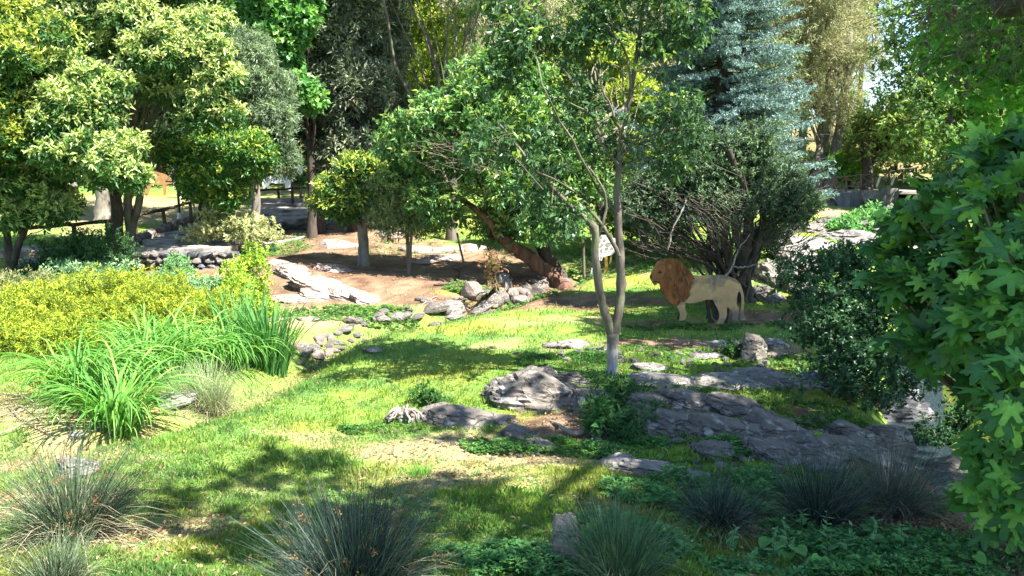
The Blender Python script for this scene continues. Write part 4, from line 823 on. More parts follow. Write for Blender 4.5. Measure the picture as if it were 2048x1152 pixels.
px_tree('laurel_tree', 'fresh green tree with yellow edges hanging over the path beside the pale trunk', 'tree', [([(400,455),(402,410),(405,340),(410,260)],.10,.06)],
   [ell(410,300,60,34,21.6), ell(365,310,36,24,21.6), ell(470,345,46,36,21.3), ell(430,240,50,30,21.8), ell(420,360,60,24,21.5), ell(440,400,40,14,21.6), ell(490,300,28,34,21.4), ell(385,345,34,16,21.4)], .34, dict(LAUREL, n=50000, tipf=.45, tip=(.45,.54,.09), pal=[(.07,.18,.035),(.10,.24,.05),(.05,.13,.03)]), 'leaf', 'barkdark', .09, 24, GT)
px_tree('laurel_tree', 'tree at the left edge with its yellow crown cut off by the frame', 'tree', [([(-90,520),(-80,400),(-60,250)],.16,.08)],
   [ell(10,120,90,60,18), ell(-40,200,90,60,18), ell(20,260,50,50,18.3), ell(40,50,80,50,18.5), ell(-90,60,120,80,18), ell(-100,320,90,60,18)], .38, dict(LAUREL, n=46000, tip=(.50,.52,.10)), 'leaf', 'bark', .12, 25, GT)
px_tree('laurel_tree', 'small yellow-green tree with a straight bare trunk on the brown bank', 'tree', [([(727,530),(726,480),(724,440),(722,400)],.16,.12)],
   [ell(715,350,50,34,21.5), ell(690,390,44,30,21.3), ell(735,400,50,30,21.6), ell(750,370,40,30,21.8), ell(705,420,40,18,21.4), ell(670,400,26,20,21.3)], .32, dict(LAUREL, n=24000, tipf=.75, tip=(.50,.56,.10)), 'leaf', 'barkpale', .09, 26, GT)
px_tree('staked_sapling', 'young grey-green tree on two thin stems on the brown bank', 'tree', [([(817,548),(815,480),(812,430)],.055,.04),([(818,548),(822,480),(826,430)],.05,.03)],
   [ell(820,400,70,34,20.6), ell(790,360,60,30,21), ell(860,430,60,30,20.6), ell(770,430,50,28,21), ell(830,450,60,20,20.6), ell(770,385,50,26,21)], .3, dict(n=30000, L=.085, W=.028, pal=[(.14,.21,.09),(.19,.27,.12),(.10,.16,.07),(.25,.31,.17)], tip=(.38,.44,.16), tipf=.4), 'soft', 'bark', .06, 27)
px_tree('thin_sapling', 'short thin pale-trunked tree in front of the stone wall', 'tree', [([(449,518),(448,480),(446,445)],.09,.055)], [ell(440,440,40,12,21.8)], .2, dict(n=1500, L=.07, W=.03, pal=[(.2,.25,.12)]), 'soft', 'barkpale', .04, 28, nmain=2, nsmall=6)
px_tree('willow_like_tree', 'grey-green fine-leaved tree with a pale trunk beside the steps', 'tree', [([(511,497),(512,440),(510,350),(512,250)],.17,.10)],
   [ell(520,230,60,50,23), ell(555,270,44,50,22.6), ell(500,150,50,50,23), ell(540,180,50,40,23.2), ell(568,225,34,40,22.6), ell(500,290,50,30,23), ell(480,100,44,44,23.4), ell(560,322,36,20,22.8), ell(465,200,40,50,23.5)], .42, dict(n=52000, L=.13, W=.028, pal=GREY, tip=(.34,.42,.27), tipf=.5, per=9, hang=.3), 'soft', 'barkpale', .14, 29)
px_tree('plane_tree', 'bright green maple-leaved tree behind the grey-green one', 'tree', [([(624,474),(622,300),(600,100)],.15,.09)],
   [ell(585,60,40,50,24.6), ell(560,100,40,40,24.6), ell(580,-20,60,50,24.6), ell(606,175,20,40,24.3), ell(530,20,50,44,25)], .36, dict(n=20000, L=.19, W=.14, pal=BRIGHT, tip=(.28,.48,.12), tipf=.4, per=6), 'leaf', 'barkdark', .12, 30)
# cypresses
def conifer_col(label, px, py, Yc, wpx, toppx, seed, pal, n, group='cypress trees on the left bank', bark='barkdark', cat='cypress', lo_=1.6):
    g = G(px, py); s = Yc/F; base = W(px, py, Yc); top = W(px, toppx, Yc); H_ = top.z-g.z; rs = np.random.RandomState(seed); C = []
    for i in range(105):
        f = rs.rand(); a = rs.rand()*6.28; R = wpx*s/2*(.75+.35*math.sin(f*3.0))*(1-.55*max(0, f-.55)); q = .5+.55*rs.rand()
        zz = g.z+lo_+f*(H_-lo_); rr = wpx*s*.15*(.4+1.0*rs.rand()); C.append((g.x+math.cos(a)*R*q, g.y+math.sin(a)*R*q, zz, rr, rr, rr*1.7))
    return make_tree('cypress', label, cat, [([g, g+Vector((0,0,H_*.4)), g+Vector((.1,0,H_*.85))], .17, .08)], np.array(C), dict(n=n, L=.22, W=.06, pal=pal, tip=(.30,.34,.22), tipf=.5, per=9, up=.7, inner=.3), M['needle'], M[bark], .12, seed, group, nmain=4, nsmall=40)
CY = [(.08,.12,.075),(.12,.16,.10),(.05,.085,.055),(.17,.20,.13),(.20,.18,.12)]
conifer_col('big grey-olive cypress with a dark trunk left of the yellow-green tree', 640, 466, 26.6, 84, -160, 41, [(.035,.06,.04),(.055,.085,.055),(.022,.04,.027)], 34000, lo_=3.2)
conifer_col('broad olive cypress standing behind the first one', 708, 462, 26.4, 130, -180, 42, CY, 60000)
conifer_col('dusty brown-tinged cypress nearer the bank', 760, 458, 28.4, 100, -60, 43, CY, 40000)

# ================================================================== STEPS, WALLS, FENCES
def stone_wall(name, label, px0, px1, Yw, topy, seed, mat, rows=4, ln=.30, xoff=0, group=None, py0=545):
    a, b = W(px0, topy, Yw), W(px1, topy, Yw); zt = a.z; zb = min(float(h(a.x, a.y-.1)), float(h(b.x, b.y-.1)))-.1; n = int((b.x-a.x)/ln)+1
    t = thing(name, label, 'stone wall', (a.x, Yw, zb), 0, group); rs = np.random.RandomState(seed)
    V, F_ = box(.05, b.x-a.x-.05, .10, .45, 0, zt-zb-.04); link('core', mesh_quads('core', V, F_, False, M['rockdark']), None, t)
    var = [rock_mesh('stone', .56, .5, .56, seed+i, 2, 14, .0, .08, M[mat[i % len(mat)]]) for i in range(6)]; hh_ = (zt-zb)/rows
    for r in range(rows):
        x_ = -rs.rand()*ln*.4
        while x_ < b.x-a.x:
            w_ = ln*rs.uniform(.55, 1.35); o = link('stone', var[rs.randint(6)], None, t); o.location = (x_+w_/2, .08+rs.normal()*.025, (r+.5)*hh_+rs.normal()*.015); o.scale = (w_*.98, .36, hh_*1.1*rs.uniform(.65, 1.25)); o.rotation_euler = (rs.normal()*.12, rs.normal()*.28, 0 if rs.rand() > .5 else 3.14)
            x_ += w_
    return t
stone_wall('stone_wall', 'dry stone retaining wall carrying the end of the stepped path', 268, 470, 20.2, 503, 1001, ['rock','rockdark','rockgrey'], 4, .27)
stone_wall('stone_wall', 'low stone wall with a pale slab on top at the left edge', 20, 118, 19.9, 528, 1002, ['rock','rockpale'], 3, .30)
stone_wall('stone_wall', 'dark stone side wall under the upper path steps', 520, 640, 27.6, 448, 1003, ['rockdark','rock'], 4, .4)
a = W(16, 526, 19.75); b = W(122, 518, 19.75)
pt = thing('path', 'stepped stone path climbing to the upper lawn', None, W(262,497,20.6)); del pt['label']; pt['kind'] = 'structure'
if 'category' in pt: del pt['category']
bp = pt.location.copy()
def stepbox(px0, px1, py, Yf, dep, thick, seed, sk=0):
    a, b = W(px0, py, Yf), W(px1, py, Yf); bm = bmesh.new(); rs = np.random.RandomState(seed)
    n = max(3, int((b.x-a.x)/.5)); V, F_ = box(a.x, b.x, Yf, Yf+dep, a.z-thick, a.z)
    vs_ = [bm.verts.new(v) for v in V]; [bm.faces.new([vs_[i] for i in f]) for f in F_]
    bmesh.ops.subdivide_edges(bm, edges=bm.edges[:], cuts=7, use_grid_fill=True)
    for v in bm.verts: v.co += mnoise.noise_vector(v.co*2.1)*.05+mnoise.noise_vector(v.co*6)*.02
    for v in bm.verts: v.co -= bp
    me = bpy.data.meshes.new('step'); bm.to_mesh(me); bm.free(); me.shade_flat(); me.materials.append(M['slab']); link('step', me, None, pt)
for i, q in enumerate(((262,445,497,20.55,1.9,.22),(285,452,481,22.2,1.7,.3),(312,455,468,23.8,1.7,.3),(345,470,456,25.4,1.9,.3),(392,545,446,27.2,1.6,.3),(470,606,438,28.6,1.6,.45),(505,608,429,30.0,1.6,.3),(512,612,418,31.4,1.8,.3),(522,616,407,33.1,1.9,.3),(542,622,399,34.9,2.2,.3),(12,118,524,19.7,1.0,.14),(0,110,500,21.5,1.5,.3))): stepbox(*q, seed=i)
kt = thing('kerb_stones', 'row of pale kerb stones along the left side of the path', 'kerb', W(262,480,22.5)); kb = kt.location.copy()
kv = [rock_mesh('kerb_stone', .2, .14, .17, 1050+i, 3, 14, 0, .06, M[['rockgrey','rockpale','rock'][i]]) for i in range(3)]
for i, q in enumerate(spline([W(262,484,22.2), W(300,470,23.8), W(335,455,25.3), W(365,445,26.6), W(395,438,27.8), W(430,432,29)], 34)):
    o = link('kerb_stone', kv[i % 3], None, kt, Vector(q)-kb); o.rotation_euler = (0, 0, i*1.3)
ks = thing('kerb_stones', 'row of squared grey blocks edging the upper lawn above the steps', 'kerb', W(505,402,33)); kb = ks.location.copy()
for i in range(14):
    V, F_ = box(-.17, .17, -.14, .14, -.3, .16); q = W(505+i*7.6, 404, 34.0)
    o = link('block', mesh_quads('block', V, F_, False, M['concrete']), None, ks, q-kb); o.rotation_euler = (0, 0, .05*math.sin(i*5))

def rail_fence(label, rail, posts, hgt, mat, rr=.05, second=None, name='rail_fence'):
    R_ = [W(*q) for q in rail]; t = thing(name, label, 'fence', on(R_[0].x, R_[0].y)); b0 = t.location.copy()
    for i in range(len(R_)-1):
        P = spline([R_[i], (R_[i]+R_[i+1])/2+Vector((0,0,.015)), R_[i+1]], 6, .01, i)-np.array(tuple(b0)); tube_obj('rail', P, [rr]*6, M[mat], t, 7, i, .12)
    for i, q in enumerate(posts):
        p_ = W(*q); b_ = on(p_.x, p_.y, -.1); tube_obj('post', spline([b_-b0, (b_+p_)/2-b0, p_-b0+Vector((0,0,.04))], 5, .006, i), [rr*1.15]*5, M[mat], t, 7, i, .1)
    return t
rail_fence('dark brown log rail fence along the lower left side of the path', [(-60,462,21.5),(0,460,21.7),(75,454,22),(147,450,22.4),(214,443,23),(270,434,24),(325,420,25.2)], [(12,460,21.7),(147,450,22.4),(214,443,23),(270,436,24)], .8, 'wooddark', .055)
rail_fence('greyer log rail continuing up the slope to the upper lawn', [(325,420,25.2),(380,406,27),(425,396,29),(470,384,32)], [(326,420,25.2),(380,406,27),(430,395,29.2)], .8, 'wood', .05)
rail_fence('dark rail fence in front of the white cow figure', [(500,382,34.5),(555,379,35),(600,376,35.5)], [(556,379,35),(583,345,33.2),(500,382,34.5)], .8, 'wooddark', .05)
rail_fence('short sunlit rail right of the tall post on the upper lawn', [(583,376,35),(612,373,35.4)], [(600,374,35.3)], .8, 'wood', .045)
# concrete bridge wall with rustic railing
Yb = 42.0; wl = W(1640, 388, Yb); wr = W(1796, 374, Yb); bt = thing('bridge', 'concrete footbridge wall with rustic log railing at the far right', 'bridge', (wl.x, Yb, wl.z-1.1)); b0 = bt.location.copy()
def bx(name, x0, x1, y0, y1, z0, z1, mat, parent, b0=b0):
    V, F_ = box(x0, x1, y0, y1, z0, z1); V = V-np.array(tuple(b0)); bm = bmesh.new(); vv = [bm.verts.new(v) for v in V]; [bm.faces.new([vv[i] for i in f]) for f in F_]
    bmesh.ops.bevel(bm, geom=bm.edges[:], offset=.012, segments=1, affect='EDGES'); me = bpy.data.meshes.new(name); bm.to_mesh(me); bm.free(); me.shade_flat(); me.materials.append(M[mat]); return link(name, me, None, parent)
xsw = [W(q, 400, Yb).x for q in (1640, 1672, 1702, 1727, 1760, 1797)]
for i in range(5):
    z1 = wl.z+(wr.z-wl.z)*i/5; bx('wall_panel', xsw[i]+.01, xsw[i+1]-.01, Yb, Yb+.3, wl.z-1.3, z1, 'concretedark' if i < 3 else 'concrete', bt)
xe = W(1855, 380, Yb).x
bx('deck', xsw[0]-.2, xe, Yb+.02, Yb+2.6, wl.z-.02, wl.z+.16, 'slab', bt)
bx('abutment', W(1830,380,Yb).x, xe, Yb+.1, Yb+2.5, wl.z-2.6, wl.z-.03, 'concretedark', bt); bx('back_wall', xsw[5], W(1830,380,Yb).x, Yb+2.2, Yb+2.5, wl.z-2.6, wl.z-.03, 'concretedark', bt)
def sub(name, a, b, r, mat, seed=0, seg=7): return tube_obj(name, spline([a-b0, (a+b)/2-b0, b-b0], 5, .006, seed), [r]*5, M[mat], bt, seg, seed, .1)
tops = [W(1638,358,Yb-.05), W(1700,352,Yb-.05), W(1760,346,Yb-.05), W(1837,334,Yb-.05)]
for i in range(3): sub('rail', tops[i], tops[i+1], .045, 'wood', i)
for i in range(3): sub('lower_rail', tops[i]+Vector((0,0,-.55)), tops[i+1]+Vector((0,0,-.5)), .04, 'wood', 10+i)
pxp = [1643,1668,1692,1722,1750,1778,1806,1832]
pr = []
for i, q in enumerate(pxp):
    yt = np.interp(q, [1638,1700,1760,1837], [358,352,346,334]); a = W(q, yt, Yb-.05); b_ = W(q, yt+30, Yb-.05); pr.append((a, b_)); sub('post', a, b_, .05, 'wood', 20+i)
for i in range(5): sub('brace', pr[i][0]+Vector((0,-.06,-.05)), pr[i+1][1]+Vector((0,-.06,.1)), .032, 'wood', 40+i); sub('brace', pr[i][1]+Vector((0,.06,.1)), pr[i+1][0]+Vector((0,.06,-.05)), .032, 'wood', 50+i)
for i, (q0, q1) in enumerate(((1753,1760),(1782,1790),(1816,1822))): sub('white_board', W(q0, 375-i*4, Yb-.12), W(q1, 354-i*4, Yb-.12), .07, 'woodpale', 60+i, 4)
for i, (q0, y0_, q1, y1_) in enumerate(((1776,428,1777,372),(1788,425,1793,385),(1733,408,1725,385))):
    sub('prop_branch', W(q0, y0_, Yb-1), W(q1, y1_, Yb-.3), .09, 'barkpale', 70+i)

# lamps
def lamp(label, px, py0, py1, Yl_, head, pale):
    a = W(px, py1, Yl_); tp = W(px, py0, Yl_); a = Vector((a.x, a.y, min(a.z, float(h(a.x, a.y))))); t = thing('lamp_post', label, 'lamp post', a); H_ = tp.z-a.z
    tube_obj('base', [(0,0,-.05),(0,0,.25),(0,0,.5)], [.14,.10,.05], M['woodpale' if pale else 'metal'], t, 10, 0, 0)
    tube_obj('pole', [(0,0,.45),(0,0,H_*.6),(0,0,H_)], [.045,.04,.035], M['metal'], t, 10, 0, 0)
    if head:
        V, F_ = box(-.35, .25, -.12, .12, H_, H_+.09); link('lamp_head', mesh_quads('lamp_head', V, F_, False, M['metal']), None, t)
        tube_obj('arm', [(0,0,H_-.3),(.12,0,H_-.1),(.2,0,H_+.02)], [.02]*3, M['metal'], t, 6); V, F_ = box(-.3, .2, -.1, .1, H_-.02, H_-.003); link('lens', mesh_quads('lens', V, F_, False, M['woodpale']), None, t)
    else:
        tube_obj('lamp_head', [(0,0,H_),(0,0,H_+.12),(0,0,H_+.3),(0,0,H_+.36)], [.06,.14,.12,.03], M['metal'], t, 10, 0, 0)
lamp('tall thin lamp post with a flat box head left of the far bridge', 1644, 268, 375, 43.5, True, False)
lamp('thin dark lamp post with a pale flared base by the path rail', 359, 348, 432, 27, False, True)

# ================================================================== PAINTED BOARD FIGURES
def board(name, pts, Yp, thick, mat, parent, base, yoff=0.0):
    P = [W(a, b, Yp) for a, b in pts]; bm = bmesh.new(); vs_ = [bm.verts.new((p_.x-base.x, yoff, p_.z-base.z)) for p_ in P]; f = bm.faces.new(vs_)
    r = bmesh.ops.extrude_face_region(bm, geom=[f]); vv = [e_ for e_ in r['geom'] if isinstance(e_, bmesh.types.BMVert)]
    for v in vv: v.co.y += thick
    bmesh.ops.triangulate(bm, faces=[q for q in bm.faces if len(q.verts) > 4]); bmesh.ops.recalc_face_normals(bm, faces=bm.faces[:])
    me = bpy.data.meshes.new(name); bm.to_mesh(me); bm.free(); me.shade_flat(); me.materials.append(mat); return link(name, me, None, parent)
M['tan'] = noisemat('tan_painted_board', (.42,.25,.12), (.57,.37,.19), 3, .75, .15, 30, c3=(.20,.15,.12), s3=2.6)
M['mane'] = noisemat('russet_painted_mane', (.12,.036,.010), (.30,.11,.032), 9, .75, .2, 30, (1,1,.3), c3=(.10,.04,.018), s3=4)
M['face'] = noisemat('russet_painted_face', (.21,.08,.027), (.30,.13,.05), 7, .75, .15, 30)
M['dark'] = noisemat('dark_paint', (.02,.014,.01), (.05,.03,.02), 9, .7, .1)
M['stain'] = noisemat('board_stain', (.24,.17,.11), (.40,.29,.18), 5, .8, .1, 30)
M['white'] = noisemat('white_painted_board', (.66,.67,.70), (.80,.81,.84), 5, .7, .1, 30)
M['patch'] = noisemat('taupe_painted_patch', (.20,.17,.15), (.30,.25,.22), 9, .7, .1, 30)
M['ochre'] = noisemat('ochre_painted_board', (.46,.26,.05), (.60,.37,.09), 6, .7, .1, 30)
M['fawn'] = noisemat('fawn_painted_board', (.24,.12,.05), (.36,.20,.09), 6, .7, .1, 30)
Z = lambda L_, s, ox, oy: [(ox+a/s, oy+b/s) for a, b in L_]
HEAD = [(395,505),(370,500),(350,520),(330,510),(310,480),(295,450),(285,425),(300,380),(325,345),(345,300),(365,265),(400,240),(450,222),(520,215),(590,225),(640,255),(700,310),(750,360),(795,408)]
BODY = [(900,412),(1000,405),(1100,402),(1200,420),(1280,455),(1330,510),(1355,570),(1372,650),(1375,740),(1362,815),(1375,870),(1395,915),(1360,922),(1326,916),(1328,860),(1338,800),(1346,740),(1346,680),(1338,620),(1318,588),(1300,612),(1290,670),(1285,740),(1305,770),(1316,800),(1308,860),(1300,900),(1298,930),(1240,932),(1238,905),(1243,860),(1228,815),(1205,790),(1180,770),(1172,800),(1175,860),(1163,900),(1150,930),(1148,960),(1130,978),(1060,975),(1050,955),(1078,925),(1090,880),(1084,830),(1062,780),(1040,745),(1015,690),
        (950,687),(870,707),(800,727),(740,730),(700,722),(690,780),(707,830),(708,880),(700,915),(700,975),(690,988),(612,986),(598,960),(625,930),(640,890),(632,840),(612,790),(595,765)]
Yn = 15.6; gb = G(1400, 651); lb = Vector((W(1400,650,Yn).x, Yn, W(1400,651,Yn).z))
t = thing('lion_figure', 'life-size painted board figure of a male lion standing on the lawn', 'board figure', lb)
s_, ox, oy = 5.76, 1250, 480
NECK = [(560,735),(500,700),(450,640),(415,590),(405,530)]
board('body', Z(HEAD+BODY+NECK, s_, ox, oy), Yn, .03, M['tan'], t, lb)
MN = [(395,508),(372,497),(430,440),(455,380),(470,310),(450,260),(400,238),(450,221),(520,213),(590,223),(640,253),(700,308),(750,358),(800,440),(778,470),(790,490),(760,520),(762,560),(742,590),(745,640),(720,680),(690,690),(672,715),(650,700),(620,740),(592,768),(556,738),(497,703),(446,642),(411,592),(401,530)]
board('mane', Z(MN, s_, ox, oy), Yn, .012, M['mane'], t, lb, -.012)
FC = [(372,499),(350,522),(328,512),(307,481),(292,451),(282,425),(298,380),(323,345),(343,300),(363,265),(400,238),(450,260),(470,310),(455,380),(430,440)]
board('face', Z(FC, s_, ox, oy), Yn, .012, M['face'], t, lb, -.012)
rs = np.random.RandomState(4)
for i in range(26):
    x_ = rs.uniform(480, 740); y_ = rs.uniform(270, 640); q = [(x_, y_), (x_+7, y_+3), (x_+10+rs.normal()*6, y_+55+rs.rand()*50), (x_-3, y_+25)]
    if x_ < 560 and y_ > 520: continue
    board('mane_lock', Z(q, s_, ox, oy), Yn, .003, M['mane' if i % 2 else 'face'], t, lb, -.016)
board('eye', Z([(375,372),(395,358),(420,365),(428,375),(405,384),(382,382)], s_, ox, oy), Yn, .004, M['dark'], t, lb, -.018)
board('brow', Z([(365,352),(395,340),(425,350),(424,356),(395,348),(368,358)], s_, ox, oy), Yn, .004, M['mane'], t, lb, -.018)
board('nose', Z([(283,425),(298,398),(310,410),(304,436),(293,446)], s_, ox, oy), Yn, .004, M['dark'], t, lb, -.018)
board('mouth', Z([(312,482),(345,470),(400,478),(400,485),(350,480),(322,492)], s_, ox, oy), Yn, .004, M['dark'], t, lb, -.018)
board('ear', Z([(478,300),(500,275),(530,282),(540,315),(515,340),(488,330)], s_, ox, oy), Yn, .006, M['face'], t, lb, -.018)
for q in ([(890,450),(935,440),(1000,445),(1020,480),(985,510),(930,500)], [(1060,445),(1120,445),(1165,470),(1140,540),(1080,545),(1050,500)], [(1180,425),(1270,455),(1320,500),(1300,500),(1220,465)]): board('weather_stain', Z(q, s_, ox, oy), Yn, .003, M['stain'], t, lb, -.004)
for q in ([(930,690),(965,690),(985,820),(1000,900),(1040,940),(1030,965),(970,960),(965,880),(940,800)], [(975,685),(1020,688),(1066,780),(1094,860),(1088,912),(1050,930),(1020,900),(1010,820),(985,740)], [(1183,768),(1208,800),(1200,870),(1185,960),(1150,978),(1150,930),(1170,870)]): board('dark_leg', Z(q, s_, ox, oy), Yn, .03, M['dark'], t, lb, .034)
tube_obj('prop', [(-.35,.05,.55),(-.35,.3,.25),(-.35,.5,-.03)], [.02]*3, M['wood'], t, 4); tube_obj('prop', [(.25,.05,.6),(.25,.3,.3),(.25,.55,-.03)], [.02]*3, M['wood'], t, 4)
# giraffe seen through the fork
Yn = 21.5; lb = W(1210, 556, Yn)
t = thing('giraffe_figure', 'white painted board figure with giraffe patches seen between the forked stems', 'board figure', lb); s_, ox, oy = 6.4, 1130, 440
board('body', Z([(330,240),(360,205),(430,190),(520,195),(600,225),(680,250),(698,300),(694,360),(680,410),(640,405),(610,440),(540,460),(490,470),(470,520),(440,515),(425,470),(400,440),(380,380),(345,300)], s_, ox, oy), Yn, .03, M['white'], t, lb)
PT = [[(445,225),(465,207),(487,222),(475,245),(452,243)],[(422,258),(440,245),(465,265),(455,295),(432,300),(420,285)],[(482,258),(505,240),(530,258),(515,285),(487,283)],[(385,290),(400,275),(415,300),(400,318),(387,308)],[(440,335),(470,300),(495,305),(490,330),(460,355),(443,352)],[(510,310),(540,280),(575,290),(588,320),(550,345),(520,335)],[(402,355),(415,322),(436,332),(432,370),(410,372)],[(450,375),(470,362),(485,385),(480,418),(465,425),(450,400)],[(512,350),(558,355),(562,372),(530,392),(508,385)],[(568,375),(600,340),(620,370),(600,392)],[(500,412),(525,400),(532,412),(508,425)],[(552,395),(568,390),(572,402),(556,410)],[(415,395),(430,385),(440,410),(425,420)],[(448,435),(460,432),(462,446),(450,447)],[(450,475),(475,460),(478,495),(458,512)],[(380,240),(405,225),(420,240),(400,262),(385,258)],[(640,290),(675,282),(688,310),(670,335),(645,320)],[(640,350),(672,355),(676,390),(655,390)]]
for q in PT: board('patch', Z(q, s_, ox, oy), Yn, .006, M['patch'], t, lb, -.006)
board('leg', Z([(505,462),(540,458),(550,600),(548,770),(520,800),(492,790),(488,700),(512,620)], s_, ox, oy), Yn, .03, M['ochre'], t, lb, .002)
board('leg', Z([(585,445),(602,440),(595,530),(578,570),(566,560)], s_, ox, oy), Yn, .03, M['ochre'], t, lb, .002); board('leg', Z([(350,600),(345,580),(372,570),(370,640),(345,800),(322,800),(325,700)], s_, ox, oy), Yn, .03, M['white'], t, lb, .002)
# figures on the upper lawn
Yn = 37; lb = W(320, 394, Yn); t = thing('deer_figure', 'brown painted board figure of a grazing animal under the left trees', 'board figure', lb); s_, ox, oy = 5.76, 180, 330
board('body', Z([(670,80),(720,68),(800,88),(860,105),(930,150),(945,210),(905,235),(882,225),(872,370),(848,370),(838,232),(720,222),(695,260),(672,330),(698,375),(664,377),(640,322),(655,252),(634,300),(642,372),(614,372),(608,260),(650,190),(676,150),(655,120)], s_, ox, oy), Yn, .03, M['fawn'], t, lb)
board('antler', Z([(676,84),(660,50),(640,40),(664,44),(680,20),(676,50),(692,80)], s_, ox, oy), Yn, .02, M['fawn'], t, lb, .005)
board('dark_stripe', Z([(700,100),(780,105),(800,125),(720,120)], s_, ox, oy), Yn, .004, M['mane'], t, lb, -.005)  # darker russet stripe across the deer's upper body
Yn = 36; lb = W(365, 396, Yn); t = thing('cow_figure', 'white painted board cow with black patches partly hidden behind foliage', 'board figure', lb)
board('body', Z([(985,140),(1005,115),(1050,110),(1100,132),(1180,160),(1196,250),(1178,375),(1146,375),(1135,300),(1065,302),(1052,378),(1012,378),(1003,285),(955,262),(960,200)], s_, ox, oy), Yn, .03, M['white'], t, lb)
for q in ([(1000,170),(1035,150),(1045,230),(1015,280),(1000,230)], [(1090,150),(1110,150),(1112,250),(1098,290)], [(1140,200),(1180,190),(1185,260),(1150,270)]): board('black_patch', Z(q, s_, ox, oy), Yn, .005, M['dark'], t, lb, -.005)
Yn = 37.5; lb = W(560, 380, Yn); t = thing('cow_figure', 'large white board cow with a black head behind the rail on the upper lawn', 'board figure', lb); s_, ox, oy = 5.24, 440, 320
board('body', Z([(440,240),(450,200),(480,175),(560,160),(650,158),(740,150),(775,90),(820,50),(868,62),(860,150),(800,195),(758,240),(748,318),(712,322),(706,262),(700,318),(684,316),(682,245),(600,248),(535,238),(515,262),(524,308),(498,312),(488,262),(470,300),(452,312),(446,280)], s_, ox, oy), Yn, .03, M['white'], t, lb)
board('black_head', Z([(700,150),(742,148),(777,92),(800,90),(850,135),(860,152),(800,197),(770,225),(720,200)], s_, ox, oy), Yn, .006, M['dark'], t, lb, -.006)

# ------------------------------------------------------------------ pipes, sticks
def gt(name, label, cat, pts, r0, r1, mat, n=20, lift=.03, jit=0):
    P = spline([G(a, b)+Vector((0,0,lift+(q[0] if q else 0))) for a, b, *q in pts], n, jit, 3); P[:, 2] = np.maximum(P[:, 2], h(P[:, 0], P[:, 1])+r0*.6)
    o = tube_obj(name, P, np.linspace(r0, r1, n), M[mat], None, 7, 1, .03 if 'pipe' in mat else .1); tag(o, label, cat); return o
gt('pipe', 'bright blue plastic pipe lying below the stone wall', 'pipe', [(402,540),(420,522),(440,508),(458,498,.1)], .045, .045, 'bluepipe')
gt('hose', 'pale hose curving over the top of the brown bank', 'hose', [(470,497),(500,492),(550,487),(600,478),(640,464)], .035, .035, 'greypipe', 26)
gt('pipe', 'thin blue pipe on the shaded bank behind the cypress trunk', 'pipe', [(640,458),(655,448),(680,436),(700,428)], .04, .04, 'bluepipe')
gt('fallen_branch', 'curved fallen branch lying on the brown bank', 'branch', [(868,572),(895,570),(915,558),(918,545),(905,538)], .025, .015, 'barkdark', 18)
gt('fallen_branch', 'thin pale twig on the lower brown bank by the stream', 'branch', [(820,640),(845,612),(870,596),(880,600)], .012, .008, 'twig', 14)
o = tube_obj('stake', spline([G(928,528), W(921,498,G(928,528).y), W(914,466,G(928,528).y)], 6), [.03]*6, M['barkpale'], None, 7); tag(o, 'thin pale leaning stake on the brown bank', 'stake')
o = tube_obj('stake', spline([G(1168,562), W(1167,520,G(1168,562).y), W(1166,470,G(1168,562).y)], 6), [.045]*6, M['bark'], None, 7); tag(o, 'short upright stake left of the giraffe figure', 'stake')
CN = 'dry canes arching over the grass at the left edge'
for i, (pts, lb) in enumerate((([(-40,848),(30,846,.12),(90,850,.18),(140,868,.06)], 'longest bare cane arching to the flat white stone'), ([(-40,800),(20,808,.12),(70,828,.14),(82,848,.02)], 'bare cane hooking down at its right end'), ([(-40,880),(20,872,.06),(60,858,.1),(78,848,.06)], 'bare cane slanting up to meet the hooked one'),
    ([(12,812),(35,836,.02),(60,852,.02),(110,880)], 'pale peeled stick lying across the canes'), ([(-30,832),(20,826,.08),(52,824,.06)], 'short bare cane between the two long ones'))): o = gt('bare_cane', lb, 'cane', pts, .009, .006, 'twig', 24, .01); o['group'] = CN

# ================================================================== RIGHT SIDE TREES
# dark juniper tree behind the lion
g = G(1482, 606); Yj = g.y; bp = np.array(tuple(g)); t = thing('juniper_tree', 'dark many-stemmed juniper tree rising behind the lion figure', 'tree', g); rs = np.random.RandomState(8)
for i, (ex, ey) in enumerate(((1500,430),(1470,420),(1525,440),(1440,400))):
    P = spline([g+Vector((rs.normal()*.1,rs.normal()*.1,-.1)), W((1482+ex)/2+rs.normal()*6, 540, Yj), W(ex, ey, Yj), W(ex+rs.normal()*30, 300, Yj+rs.normal()*.3)], 20, .015, i)-bp; tube_obj('trunk', P, np.linspace([.2,.15,.13,.12][i], .05, 20), M['barkdark'], t, 10, i, .12)
for i, px in enumerate(np.linspace(1285, 1590, 26)):
    ey = 455-35*math.sin((px-1285)/305*3.14)+rs.normal()*22; a0 = W(rs.uniform(1425,1495), rs.uniform(560,606), Yj+rs.normal()*.3); e = W(px+rs.normal()*10, ey, Yj+rs.normal()*.9)
    m = (a0*.5+e*.5)+Vector((0,0,-.05+.25*rs.rand())); tube_obj('branch', spline([a0, m, e], 12, .02, i)-bp, np.linspace(.035+.03*rs.rand(), .012, 12), M['barkdark'], t, 6, i, .1)
prt = []
for i in range(420):
    a = np.array(tuple(W(rs.uniform(1290,1600), rs.uniform(380,520), Yj+rs.normal()*.7)))-bp; d = np.array(((a[0]+bp[0]-g.x)*.3+rs.normal()*.25, rs.normal()*.3, rs.uniform(.1,.5)))*1.1
    prt.append(tube(spline([a, a+d*.5+rs.normal(size=3)*.07, a+d], 5, .01, i), np.linspace(.011,.004,5), 4, i))
V, F_ = merge(prt); o = link('thin_branches', mesh_quads('thin_branches', V, F_, True, M['barkdark']), None, t); o['kind'] = 'stuff'
prt = []
